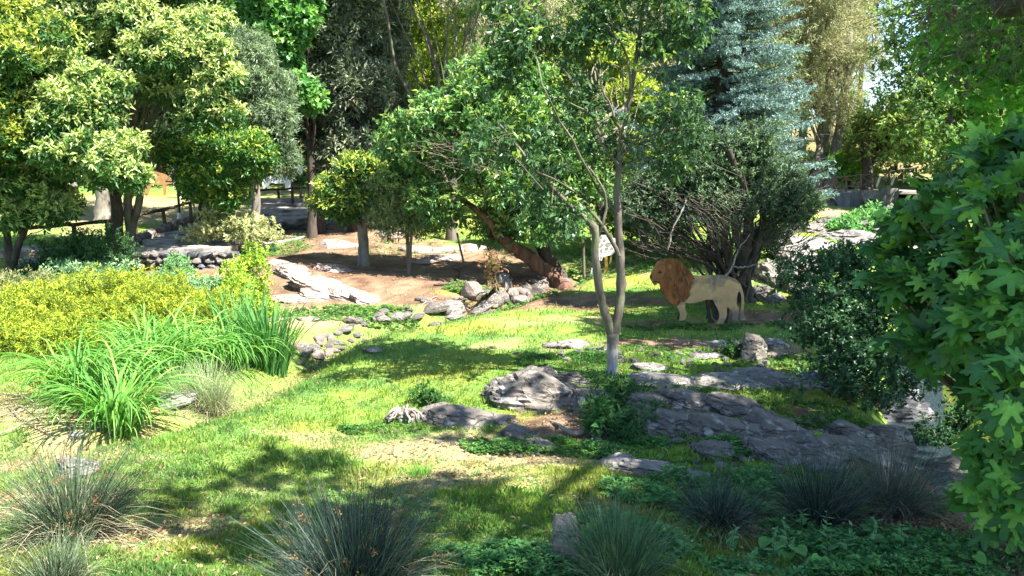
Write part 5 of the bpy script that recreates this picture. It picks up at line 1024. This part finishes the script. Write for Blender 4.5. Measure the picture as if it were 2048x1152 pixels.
for i in range(85):
    a = np.array(tuple(W(rs.uniform(1370,1480), rs.uniform(385,470), Yj-1.1+rs.normal()*.3)))-bp; d = np.array((rs.uniform(.1,.6), rs.normal()*.2, rs.uniform(-.45,-.05)))
    prt.append(tube(spline([a, a+d*.5+rs.normal(size=3)*.05, a+d], 6, .015, i), np.linspace(.008,.003,6), 4, i))
V, F_ = merge(prt); o = link('dead_twigs', mesh_quads('dead_twigs', V, F_, True, M['bark']), None, t); o['kind'] = 'stuff'
for i, pp in enumerate(([(1447,556),(1465,532),(1470,512),(1480,495),(1500,468)], [(1467,533),(1490,534),(1515,528),(1530,527)], [(1335,500),(1345,460),(1365,420),(1372,400)])):
    tube_obj('dead_branch', spline([W(a, b, Yj-.9) for a, b in pp], 16, .01, i)-bp, np.linspace(.022,.010,16), M['twig'], t, 6, i)
JE = [ell(1300,430,50,40,Yj-.2), ell(1330,470,40,28,Yj+.2), ell(1290,390,50,40,Yj), ell(1380,330,70,50,Yj), ell(1450,350,70,50,Yj), ell(1530,360,70,50,Yj), ell(1590,390,45,40,Yj), ell(1420,300,60,40,Yj), ell(1570,430,50,34,Yj), ell(1500,290,60,40,Yj), ell(1540,470,40,30,Yj+.4), ell(1340,370,60,40,Yj), ell(1480,410,60,26,Yj-.4), ell(1400,390,60,26,Yj-.3), ell(1370,270,40,30,Yj+.3)]
C = subclumps(JE, .30, 8, 1.25); C[:, :3] -= bp
LV = crown_leaves(C, 78000, .085, .03, JUN, tip=(.18,.26,.13), tipf=.5, seed=18, per=10, inner=.5, up=.3); finish_crown('crown', t, LV, M['needle'])

# blue spruce
g = G(1425, 500); g = on(W(1428,500,22.5).x, 22.5); Ys = g.y; t = thing('blue_spruce', 'tall silver-blue spruce with tiered branches behind the juniper', 'spruce', g); H_ = 11.5
tube_obj('trunk', [(0,0,-.1),(0,0,3),(0.05,0,7),(0,0,H_)], [.24,.2,.12,.03], M['barkdark'], t, 10, 1, .08)
rs = np.random.RandomState(12); prt, P_, D_, N_ = [], [], [], []
zz = 1.6; lvl = 0
while zz < H_-.3:
    R = (3.0*(1-(zz/H_))**.65+.25); nb_ = 13 if R > 1.5 else 9
    for k_ in range(nb_):
        a = rs.rand()*6.283; Rk = R*rs.uniform(.5, 1.12); d = np.array((math.cos(a), math.sin(a), 0)); s0 = np.array((0, 0, zz+rs.normal()*.25)); tl = rs.normal()*.17-.04
        pts = spline([s0, s0+d*Rk*.5+np.array((0,0,(tl*.5-.06)*Rk)), s0+d*Rk+np.array((0,0,(tl+.03)*Rk))], 8, .01, lvl*20+k_); prt.append(tube(pts, np.linspace(.03,.008,8), 5, k_))
        side = np.array((-d[1], d[0], 0)); nt2 = int(9+Rk*7)
        for j in range(nt2):
            f = .22+.78*j/nt2; c0 = s0+d*Rk*f+np.array((0,0,tl*f*Rk-.06*Rk*math.sin(f*3.1))); sg = (-1)**j; ln = .62*(1.05-f)*Rk*.45+.16
            dd = unit((d*.75+side*sg*.8+np.array((0,0,rs.uniform(-.35,.25))))[None])[0]; m = int(12+ln*70)
            tt = rs.rand(m)[:, None]*ln; r_ = rdir(rs, m); P_.append(c0+dd*tt); D_.append(unit(dd*.55+r_*.95+np.array((0,0,.1)))); N_.append(rdir(rs, m)+np.array((0,0,.6)))
    zz += .27; lvl += 1
P_, D_, N_ = map(np.concatenate, (P_, D_, N_)); m = len(P_); pal = np.array(BLUE); c = pal[rs.randint(4, size=m)]*(.7+.6*rs.rand(m, 1)); r_ = np.linalg.norm(P_[:, :2], axis=1)
V, F_, cc = leaf_quads(P_, D_, N_, np.full(m, .085)*(.7+.6*rs.rand(m)), np.full(m, .026), c, .1); finish_crown('foliage', t, (V, F_, cc), M['needle'])
V, F_ = merge(prt); o = link('branches', mesh_quads('branches', V, F_, True, M['barkdark']), None, t); o['kind'] = 'stuff'

# maple at the right, its crown reaching over the brook
def free_tree(name, label, cat, base, ells_, r, leaf, mat, bark, r0, seed, stems=None, **kw):
    g = on(*base); C = subclumps([(Vector(c_), a, b, d) for c_, a, b, d in ells_], r, seed, kw.pop('dens', 1.)); ztop = max(c_[2] for c_, *_ in ells_)
    st = [([g-Vector((0,0,.1)), Vector((g.x+(ells_[0][0][0]-g.x)*.15, g.y, g.z+(ztop-g.z)*.45)), Vector(ells_[0][0])], r0, r0*.4)]
    return make_tree(name, label, cat, st, C, leaf, M[mat], M[bark], r0*.6, seed, **kw)
free_tree('maple_tree', 'maple with bright green lobed leaves at the upper right behind the fig', 'tree', (9.2, 13.5), [((9.9,13.4,6.6),2.4,2.6,1.9),((7.9,13.2,5.3),1.5,1.6,1.3),((8.0,12.8,4.2),1.3,1.4,.9),((9.0,14,7.2),1.2,1.5,1.4),((10.5,13,8.5),2.6,2.4,1.6),((9.6,13,4.0),1.3,1.3,1.2),((8.3,11.5,7.9),1.8,1.6,1.4)], .5,
    dict(n=22000, L=.15, W=.12, pal=[(.10,.27,.05),(.14,.34,.06),(.07,.20,.04)], tip=(.30,.50,.08), tipf=.35, per=6, droop=.25), 'soft', 'bark', .2, 61)
# near pine, trunk off to the right, unseen high boughs placed to shade foreground
PE = [((4.3,7.4,4.5),.6,.6,.32),((4.5,7.7,4.9),.5,.5,.26),((4.65,7.2,4.15),.5,.5,.26),((4.4,7.9,5.1),.6,.6,.3),((4.8,7.6,4.6),.6,.6,.3),((5.6,7.4,5.6),.8,.8,.55),((5.9,7.9,4.8),.8,.8,.5),((4.9,8.6,6.0),.9,.9,.5),((6.6,6.2,6.6),1.6,1.5,.6),((5.2,5.6,7.4),.9,.9,.5),((7.0,4.2,7.6),1.8,1.6,.7),((5.2,3.0,8.2),1.6,1.4,.6),((6.4,8.8,8.6),1.8,1.6,.8),((8.4,5.2,9.6),2.0,1.8,.8),((5.9,4.2,6.6),1.3,1.1,.5),((7.2,5.2,7.0),1.5,1.4,.6),((7.6,2.0,9),1.8,1.6,.7)]
free_tree('pine_tree', 'near pine whose dark cone-bearing boughs hang into the top right corner', 'pine tree', (8.6, 5.6), PE, .42, dict(n=62000, L=.13, W=.012, pal=[(.06,.085,.04),(.09,.11,.05),(.045,.06,.035)], per=12, up=.2, inner=.8), 'needle', 'barkdark', .3, 62, nmain=8, nsmall=60)
rs = np.random.RandomState(31); ct = bpy.data.objects[[o.name for o in bpy.data.objects if o.name.startswith('pine_tree')][0]]; cb = np.array(tuple(ct.location))
cone_me = rock_mesh('cone', .022, .022, .038, 5, 2, 12, .3, .2, M['dark'])
for i in range(20):
    q = W(rs.uniform(1840,2040), rs.uniform(10,250), rs.uniform(6.6,7.8)); o = link('cone', cone_me, None, ct, Vector(q)-Vector(cb)); o.rotation_euler = (rs.normal()*.4, rs.normal()*.4, rs.rand()*6)
prt = []
for i in range(70):
    a = np.array(tuple(W(rs.uniform(1830,2060), rs.uniform(-30,150), rs.uniform(6.6,8))))-cb; d = np.array((-rs.uniform(.1,.5), rs.normal()*.2, -rs.uniform(.0,.45))); prt.append(tube(spline([a, a+d*.5+rs.normal(size=3)*.04, a+d], 6, .01, i), np.linspace(.004,.0015,6), 4, i))
V, F_ = merge(prt); o = link('dead_twigs', mesh_quads('dead_twigs', V, F_, True, M['barkdark']), None, ct); o['kind'] = 'stuff'

# unseen broadleaf tree added beyond the frame; boughs placed up-sun to shade chosen spots
def over(px, py, z_, r_): g_ = cast(px, py, hbase); q = g_+SUN*((z_-g_.z)/SUN.z); return ((q.x, q.y, z_), r_, r_, r_*.4)
OV = [over(*q) for q in ((1400,880,9,1.2),(1600,860,8.6,1.3),(1300,800,9,.8),(1160,800,8.8,.5),(1500,1000,9,.85),(1750,950,8.5,1.3),(1300,1090,9,.55),(1700,1070,8.4,.35),(420,960,9.6,.25),(590,935,9.4,.15),(880,1010,9,.15),(540,1060,9.4,.15),(300,1010,9.8,.2),(1850,880,8,1.1),(1780,840,8.4,.8),
   (740,1140,9,.75),(1070,880,9.2,.35),(930,860,9.3,.2),(1500,760,9.5,.9),(1700,780,9,1.2),(1300,880,8.6,.8),(1850,1030,8,.8),(1420,1120,8.8,.5),(1620,700,9.5,.7),(1430,655,10.5,.5))]
free_tree('plane_tree', 'unseen tree added outside the frame at the right, boughs placed for shade', 'tree', (11.5, 1.5), [((9.8,2,9.5),2.5,2.5,1.3),((8.9,12.3,10.4),.9,.9,.35),((9.8,12.2,10.6),.8,.8,.35),((9.3,12.6,10.1),.8,.7,.3),((5.6,3.6,6.8),1.4,1.2,.45),((6.8,4.2,7.2),1.4,1.2,.45),((5.0,2.6,6.2),1,1,.4),((6.4,2.4,7),1.3,1.2,.45)]+OV, .36, dict(n=23000, L=.22, W=.15, pal=BRIGHT, per=6), 'soft', 'bark', .32, 63, nmain=5, nsmall=40, dens=.8)
# ------------------------------------------------------------------ fig
def fig_outline(seed):
    rs = np.random.RandomState(seed); lobes = [(0,1.0,.25),(.86,.88,.24),(-.86,.90,.24),(1.80,.66,.30),(-1.80,.68,.30)]; th = np.linspace(-2.85, 2.85, 41); r = np.full(41, .50)
    for a, l, w_ in lobes:
        l *= rs.uniform(.9, 1.1); d = th-a-rs.normal()*.05
        r = np.maximum(r, l*np.exp(-(np.abs(d)/(w_*1.28))**4))
    r *= 1+rs.uniform(-.04, .04, 41); return th, r
def fig_leaf(seed):
    th, r = fig_outline(seed); x = np.cos(th)*r; y = np.sin(th)*r; z = -.16*r**2+.05*np.cos(th*4.0)*r
    V = np.vstack([[0,0,.02], np.column_stack([x, y, z])]); F_ = np.array([(0, i, i+1) for i in range(1, 41)]); return V, F_
FL = [fig_leaf(i) for i in range(5)]; FC_ = [(.065,.18,.035),(.095,.25,.05),(.035,.11,.03),(.16,.33,.055),(.08,.17,.05)]
M['fig'] = leafmat('fig_leaf', .36, .5, .35, .35)
figm = []
for i, (V, F_) in enumerate(FL):
    for c_ in FC_[:4]: cc_ = np.tile(c_, (len(V), 1)); cc_[0] = np.array(c_)*1.5; cc_[1::2] *= .9; me = mesh_np('fig_leaf', V, F_, 3, cc_, True); me.materials.append(M['fig']); figm.append(me)
gfx = Vector((4.6, 5.8, 0)); gfx.z = float(h(gfx.x, gfx.y)); t = thing('fig_tree', 'large fig tree with big lobed leaves filling the right edge', 'fig tree', gfx); rs = np.random.RandomState(77)
FE = [ell(1990,330,110,50,6.2), ell(1930,400,110,60,6.4), ell(2020,420,110,80,5.6), ell(1880,500,80,60,6.6), ell(1970,540,120,90,5.8), ell(1880,620,90,70,6.4), ell(1990,660,110,90,5.2), ell(1835,690,80,22,6.0), ell(1800,560,50,26,6.3), ell(1790,500,40,20,6.6), ell(1830,440,50,20,6.6), ell(2050,780,90,50,4.4), ell(2010,870,60,60,5.0), ell(2030,960,80,60,4.8), ell(2010,1020,50,40,5.0), ell(2060,560,90,120,5.0), ell(2100,800,120,180,4.8), ell(1950,745,60,34,5.4), ell(2150,450,150,150,5.6), ell(2060,300,80,50,6.2)]
pos, dirs, tipd = [], [], []
for c_, rx, ry, rz in FE:
    k = int(26+165*rx*rz); d = rdir(rs, k); d[:, 1] -= .35; d[:, 2] += .25; d = unit(d); q = .62+.42*rs.rand(k, 1); pos.append(np.array(tuple(c_))+d*q*np.array((rx, ry, rz))); dirs.append(d)
pos, dirs = np.concatenate(pos), np.concatenate(dirs); ti = np.repeat(np.arange(len(pos)), 3); m = len(ti)
ax = unit(dirs[ti]*.55+rdir(rs, m)*.85+np.array((-.1,-.15,-.22))); up_ = unit(np.array((-.1,-.5,1.))+rdir(rs, m)*.55+dirs[ti]*.25); Nn = unit(up_-ax*(up_*ax).sum(1, keepdims=True)); Sd = np.cross(Nn, ax)
pp = pos[ti]+ax*.05+rs.normal(size=(m, 3))*.03; sz = .05+.095*rs.rand(m)
dcam = np.linalg.norm(pp-np.array((0,0,CH)), axis=1); inview = (np.abs(pp[:, 0]/pp[:, 1]) < .66); vis = np.argsort(dcam-dirs[ti][:, 1]*-.6+(~inview)*50-np.clip(sz-.1, 0, 1)*20)[:300]; ismain = np.zeros(m, bool); ismain[vis] = True
ft = np.array(tuple(gfx))
for i in vis:
    o = link('leaf', figm[rs.randint(len(figm))], None, t); Mx = Matrix([[*v] for v in np.column_stack([ax[i], Sd[i], Nn[i]])]).to_4x4(); o.matrix_local = Matrix.Translation(Vector(pp[i]-ft)) @ Mx @ Matrix.Scale(sz[i]*1.1, 4)
Vs, Cs, Fs, off = [], [], [], 0; rest = np.where(~ismain)[0]; fc = np.array(FC_)
for v in range(5):
    idx = rest[v::5]; V, F_ = FL[v]; k = len(V); B = np.stack([ax[idx], Sd[idx], Nn[idx]], 1)*sz[idx][:, None, None]; vv = np.einsum('vi,nij->nvj', V, B)+pp[idx][:, None]-ft
    Vs.append(vv.reshape(-1, 3)); Fs.append((F_[None]+np.arange(len(idx))[:, None, None]*k).reshape(-1, 3)+off); Cs.append(np.repeat(fc[rs.randint(5, size=len(idx))]*rs.uniform(.75, 1.25, (len(idx), 1)), k, 0)); off += k*len(idx)
me = mesh_np('foliage', np.concatenate(Vs), np.concatenate(Fs), 3, np.concatenate(Cs), True); me.materials.append(M['fig']); o = link('foliage', me, None, t); o['kind'] = 'stuff'
prt = []
for i in range(0, len(pos), 4):
    e = pos[i]-ft; a = np.array((rs.normal()*.3, rs.normal()*.3, 0)); mm_ = e*.55+a*.2+np.array((0,0,.15)); prt.append(tube(spline([a*.5, mm_, e], 8, .01, i), np.linspace(.035,.008,8), 5, i))
V, F_ = merge(prt); o = link('stems', mesh_quads('stems', V, F_, True, M['bark']), None, t); o['kind'] = 'stuff'
for i, e in enumerate(((-.5,.3,3.2),(.3,-.4,3.4),(-1,.6,2.2),(.2,.4,2.6))): tube_obj('trunk', spline([(0,0,-.1), (e[0]*.4, e[1]*.4, e[2]*.5), e], 10, .02, i), np.linspace(.09,.03,10), M['barkpale'], t, 8, i)

# ================================================================== MIDDLE DISTANCE AND WOOD
YG = [(.16,.24,.03),(.22,.30,.04),(.11,.18,.03)]
px_tree('yellow_green_tree', 'pale yellow-green tree behind the leaning tree, left of the forked crown', 'tree', [([(905,482),(905,380),(900,250)],.2,.1)], [ell(880,60,70,60,31), ell(900,150,70,60,30), ell(860,200,60,50,30), ell(830,20,60,60,33), ell(870,260,60,50,30), (Vector((-1,26,11.2)),3,3,1.3), (Vector((-3.5,31,11.8)),3.5,3,1.4), (Vector((-6,25.5,10.8)),2.6,2.6,1.2), (Vector((2,30,12)),3,3,1.4)], .6, dict(n=52000, L=.2, W=.08, pal=YG, tip=(.50,.52,.12), tipf=.7, per=8), 'soft', 'bark', .14, 81)  # high crown ellipsoids above the view added to shade the path
px_tree('yellow_green_tree', 'bright yellow tree glowing behind the forked tree crown', 'tree', [([(1200,490),(1198,380),(1190,250)],.2,.1)], [ell(1150,150,70,50,33), ell(1220,110,70,40,33), ell(1290,220,50,50,33), ell(1100,160,50,40,33), ell(1260,300,50,50,32), ell(1230,200,60,50,33)], .6, dict(n=30000, L=.2, W=.08, pal=[(.22,.30,.05),(.28,.35,.06),(.16,.24,.04)], tip=(.50,.53,.10), tipf=.7, per=8), 'soft', 'bark', .14, 82)
px_tree('bright_bush_tree', 'fresh green small tree in the gap right of the leaning tree', 'tree', [([(1290,500),(1290,460),(1290,420)],.12,.07)], [ell(1290,400,60,50,26), ell(1250,440,50,40,25.5), ell(1200,400,60,40,27), ell(1310,460,40,34,25.5), ell(1150,350,60,50,28), ell(1120,330,60,50,28)], .45, dict(n=24000, L=.14, W=.07, pal=[(.12,.24,.05),(.17,.30,.06)], tip=(.36,.44,.10), tipf=.6, per=8), 'soft', 'bark', .1, 83)
px_tree('pale_leaved_tree', 'pale dry-green tree behind the bridge railing', 'tree', [([(1735,415,43.6),(1735,340,43.6),(1730,240,43.6)],.36,.2)], [ell(1745,255,36,30,44), ell(1790,240,40,30,44), ell(1730,300,24,20,44), ell(1815,280,34,30,45), ell(1775,310,36,20,44.5)], .6, dict(n=13000, L=.22, W=.10, pal=[(.17,.24,.07),(.24,.30,.10),(.12,.18,.05)], tip=(.42,.44,.18), tipf=.6, per=8), 'soft', 'barkdark', .2, 84)
leafy_bush('roadside_bush', 'bright green bush behind the left end of the bridge railing', 'bush', 1700, 380, [ell(1700,325,34,24,46), ell(1680,345,34,16,46), ell(1720,345,30,14,46)], .5, 7000, .2, .1, [(.18,.38,.06),(.24,.44,.08)], 85, 'soft', nstem=5)
leafy_bush('roadside_bush', 'pale green bush at the foot of the lamp post', 'bush', 1640, 400, [ell(1630,350,34,24,46.5), ell(1600,365,34,20,47)], .5, 6000, .2, .1, [(.16,.28,.12),(.22,.34,.16)], 86, 'soft', nstem=5)
leafy_bush('roadside_bush', 'dark leafy bushes under the right end of the bridge', 'bush', 1850, 440, [ell(1850,420,50,34,38), ell(1900,400,60,50,37), ell(1800,455,30,20,31)], .5, 9000, .18, .09, [(.07,.17,.04),(.10,.22,.05)], 87, 'soft', nstem=5)
KP = dict(n=60000, L=.24, W=.03, pal=KHAKI, tip=(.40,.37,.17), tipf=.4, per=12, up=.3, inner=.6)
px_tree('pine_tree', 'khaki-green pine with two pale leaning trunks beyond the lamp post', 'pine tree', [([(1625,410,48),(1640,300,48),(1655,180,48)],.34,.18),([(1655,410,48),(1672,300,48),(1690,180,48),(1700,60,48)],.36,.18)], [ell(1640,60,90,70,46), ell(1690,130,60,50,46), ell(1600,130,70,60,46.5), ell(1650,215,70,34,45.5), ell(1590,30,80,60,47), ell(1670,-40,50,60,46), ell(1710,190,40,30,45.5), ell(1550,80,60,60,47), ell(1540,200,50,50,46)], .9, KP, 'needle', 'barkpale', .22, 91)
px_tree('old_tree', 'big old trunk with pale fissured bark on the left lawn', 'tree', [([(208,440),(208,380),(206,300),(200,120)],.30,.22)], [ell(180,60,160,60,30), ell(60,120,120,60,31), ell(300,180,100,60,30), ell(160,300,90,30,31), (Vector((-10,27,10.8)),3.2,3,1.4), (Vector((-7.2,28.6,10.8)),2.6,2.6,1.3), (Vector((-13.5,28.5,10.5)),3,3,1.4), (Vector((-17,27,10)),3,3,1.4)], .8, dict(n=40000, L=.22, W=.07, pal=DEEP, per=9), 'soft', 'barkpale', .25, 92)  # overhead crown masses out of view, put in to shade the upper lawn

# the wood behind: a few trees, copied with their parts
def proto(name, label, cat, kind, seed):
    rs = np.random.RandomState(seed); b = Vector((0, 0, 0))
    if kind == 'pine':
        e = [((rs.normal()*1.2, rs.normal()*1.2, z_), 2.6, 2.6, 1.5) for z_ in (6.5, 8.5, 10.5, 12.5, 14.5)]; lf = dict(n=13000, L=.42, W=.05, pal=KHAKI, tip=(.30,.30,.14), tipf=.4, per=12, inner=.6); mt, bk, rr = 'needle', 'bark', 1.1
    elif kind == 'broad':
        e = [((rs.normal()*1.2, rs.normal()*1.2, z_), 3.4, 3.4, 2.2) for z_ in (3.8, 6.5, 9.5, 12.5)]; lf = dict(n=13000, L=.34, W=.15, pal=[(.13,.23,.07),(.18,.30,.09),(.09,.17,.05)], tip=(.34,.42,.14), tipf=.5, per=8); mt, bk, rr = 'soft', 'bark', 1.1
    elif kind == 'yellow':
        e = [((rs.normal(), rs.normal(), z_), 3.0, 3.0, 2.0) for z_ in (3.5, 6, 8.5, 11)]; lf = dict(n=13000, L=.34, W=.14, pal=YG, tip=(.48,.48,.12), tipf=.7, per=8); mt, bk, rr = 'soft', 'bark', 1.
    elif kind == 'grey':
        e = [((rs.normal(), rs.normal(), z_), 3.0, 3.0, 2.2) for z_ in (3.5, 6.5, 9.5, 13)]; lf = dict(n=13000, L=.36, W=.08, pal=GREY, tip=(.30,.36,.22), tipf=.4, per=10); mt, bk, rr = 'soft', 'barkpale', 1.1
    else:
        e = [((0, 0, z_), 2.3*(1-z_/22), 2.3*(1-z_/22), 1.9) for z_ in (2.5, 5, 7.5, 10, 12.5, 15)]; lf = dict(n=14000, L=.34, W=.09, pal=DEEP+[(.08,.10,.05)], tip=(.13,.16,.09), tipf=.3, per=10, up=.6); mt, bk, rr = 'needle', 'barkdark', .8
    C = subclumps([(Vector(c_), a, bb, d) for c_, a, bb, d in e], rr, seed, 1.); top = e[-1][0]
    t = make_tree(name, label, cat, [([Vector((0,0,-.4)), Vector((rs.normal()*.3, rs.normal()*.3, top[2]*.5)), Vector(top)], .32, .1)], C, lf, M[mt], M[bk], .16, seed, 'trees of the wood behind', nmain=4, nsmall=16); return t
PR = {'pine': proto('pine_tree','khaki-green pine in the wood behind the lawn','pine tree','pine',201), 'broad': proto('broadleaf_tree','mid-green broadleaf tree in the wood behind the lawn','tree','broad',202),
      'yellow': proto('yellow_green_tree','yellow-green broadleaf tree in the wood behind the lawn','tree','yellow',203), 'grey': proto('grey_green_tree','grey-green tree in the wood behind the lawn','tree','grey',204), 'dark': proto('dark_conifer','dark narrow conifer in the wood behind the lawn','conifer','dark',205)}
def copy_tree(o):
    c = o.copy(); COL.objects.link(c)
    for ch in o.children: d = ch.copy(); COL.objects.link(d); d.parent = c
    return c
WOOD = [(-60,42,'broad',.9),(40,44,'dark',1),(140,40,'grey',.9),(230,46,'broad',1),(330,44,'dark',1.0),(400,42,'broad',.9),(470,48,'grey',1.0),(540,44,'dark',1.05),(620,42,'broad',.95),(690,46,'dark',1.1),(760,42,'pine',.9),(800,38,'yellow',.8),(850,46,'grey',1),(930,42,'pine',.85),(980,48,'broad',1),(1040,40,'pine',.8),
        (1100,52,'grey',.85),(1160,48,'pine',.85),(1230,46,'broad',.85),(1300,44,'pine',.9),(1370,50,'dark',1.1),(1440,46,'grey',1),(1570,58,'pine',1.05),(1650,62,'pine',1.0),(1705,58,'broad',.62),(1790,60,'broad',.62),(1870,52,'yellow',.8),(1950,50,'pine',1.1),(1960,46,'grey',1.1),(1950,37.5,'broad',.85),(2030,39,'dark',1),(2030,48,'broad',1.1),(2110,44,'yellow',1.1),(-140,40,'pine',1),(-220,38,'broad',1),(2200,42,'pine',1.1),  # nearest right-hand broad and dark trees put in to shade the bridge
        (0,58,'pine',1.2),(120,60,'grey',1.2),(260,62,'pine',1.3),(390,60,'broad',1.3),(520,64,'pine',1.3),(640,60,'grey',1.3),(740,64,'broad',1.4),(860,66,'pine',1.4),(970,62,'grey',1.3),(1090,70,'broad',1.1),(1180,66,'pine',1.25),(1270,64,'grey',1.35),(1390,66,'broad',1.4),(1490,70,'pine',1.4),(1560,82,'grey',1.4),(1640,86,'broad',1.4),(1690,90,'pine',1.15),(1775,88,'grey',.6),(1900,86,'pine',1.1),(1930,70,'broad',1.4),(2050,66,'pine',1.4),(1330,88,'broad',1.7),(1000,90,'broad',1.5),(640,90,'broad',1.8),(200,90,'broad',1.8),(420,88,'grey',1.8),(820,92,'grey',1.8)]
rs = np.random.RandomState(55); used = set()
for px, Yw, kd, s_ in WOOD:
    if 1690 < px < 1850: s_ *= .66
    o = PR[kd] if kd not in used else copy_tree(PR[kd]); used.add(kd)
    where = [w_ for lim, w_ in ((-100,'beyond the left edge of the frame'),(30,'at the left edge behind the yellow-tipped tree'),(170,'behind the old pale trunk'),(310,'behind the fork-trunked yellow tree'),(440,'above the brown deer figure'),(560,'behind the grey-green tree'),(670,'behind the dark first cypress'),(780,'behind the broad olive cypress'),(880,'left of the leaning tree crown'),(1000,'above the leaning tree'),(1110,'between leaning tree and forked tree'),(1210,'behind the forked tree trunk'),(1320,'just left of the blue spruce'),(1450,'directly behind the blue spruce'),(1530,'right of the spruce trunk'),(1620,'left of the tall lamp post'),(1710,'behind the two pale pine trunks'),(1810,'under the sky gap above the bridge'),(1920,'behind the green maple'),(2300,'at the right edge behind the fig tree')) if px < lim][0]
    dep = 'first row' if Yw < 48 else 'second row' if Yw < 57 else 'deep row' if Yw < 75 else 'farthest row'
    o['label'] = '%s, %s, %s' % ({'pine':'khaki pine','broad':'mid-green broadleaf','yellow':'yellow-green tree','grey':'grey-green tree','dark':'dark conifer'}[kd], dep, where)
    x_ = (px-1024)/F*Yw+rs.normal()*.5; y_ = Yw+rs.normal()*1.0; o.location = (x_, y_, float(h(x_, y_))-.1); o.scale = (s_*rs.uniform(.9,1.1),)*2+(s_,); o.rotation_euler = (0, 0, rs.rand()*6.28)
# undergrowth under the wood
rs = np.random.RandomState(9); E = []
for i in range(170):
    Yw = rs.uniform(40, 70); x_ = rs.uniform(-.75, .78)*Yw
    if 14 < x_ < 25 and Yw < 50: continue
    E.append((on(x_, Yw, .5), rs.uniform(1, 2.4), rs.uniform(1, 2), rs.uniform(.6, 1.9)))
C = subclumps(E, .7, 4, .8); LV = crown_leaves(C, 70000, .28, .13, [(.08,.15,.04),(.12,.20,.05),(.05,.10,.03),(.16,.22,.08)], seed=14, per=8); V, F_, c = LV
me = mesh_np('undergrowth', V, F_, 4, c); me.materials.append(M['soft']); o = link('undergrowth', me); o['kind'] = 'stuff'; o['label'] = 'shrubby undergrowth at the foot of the wood'
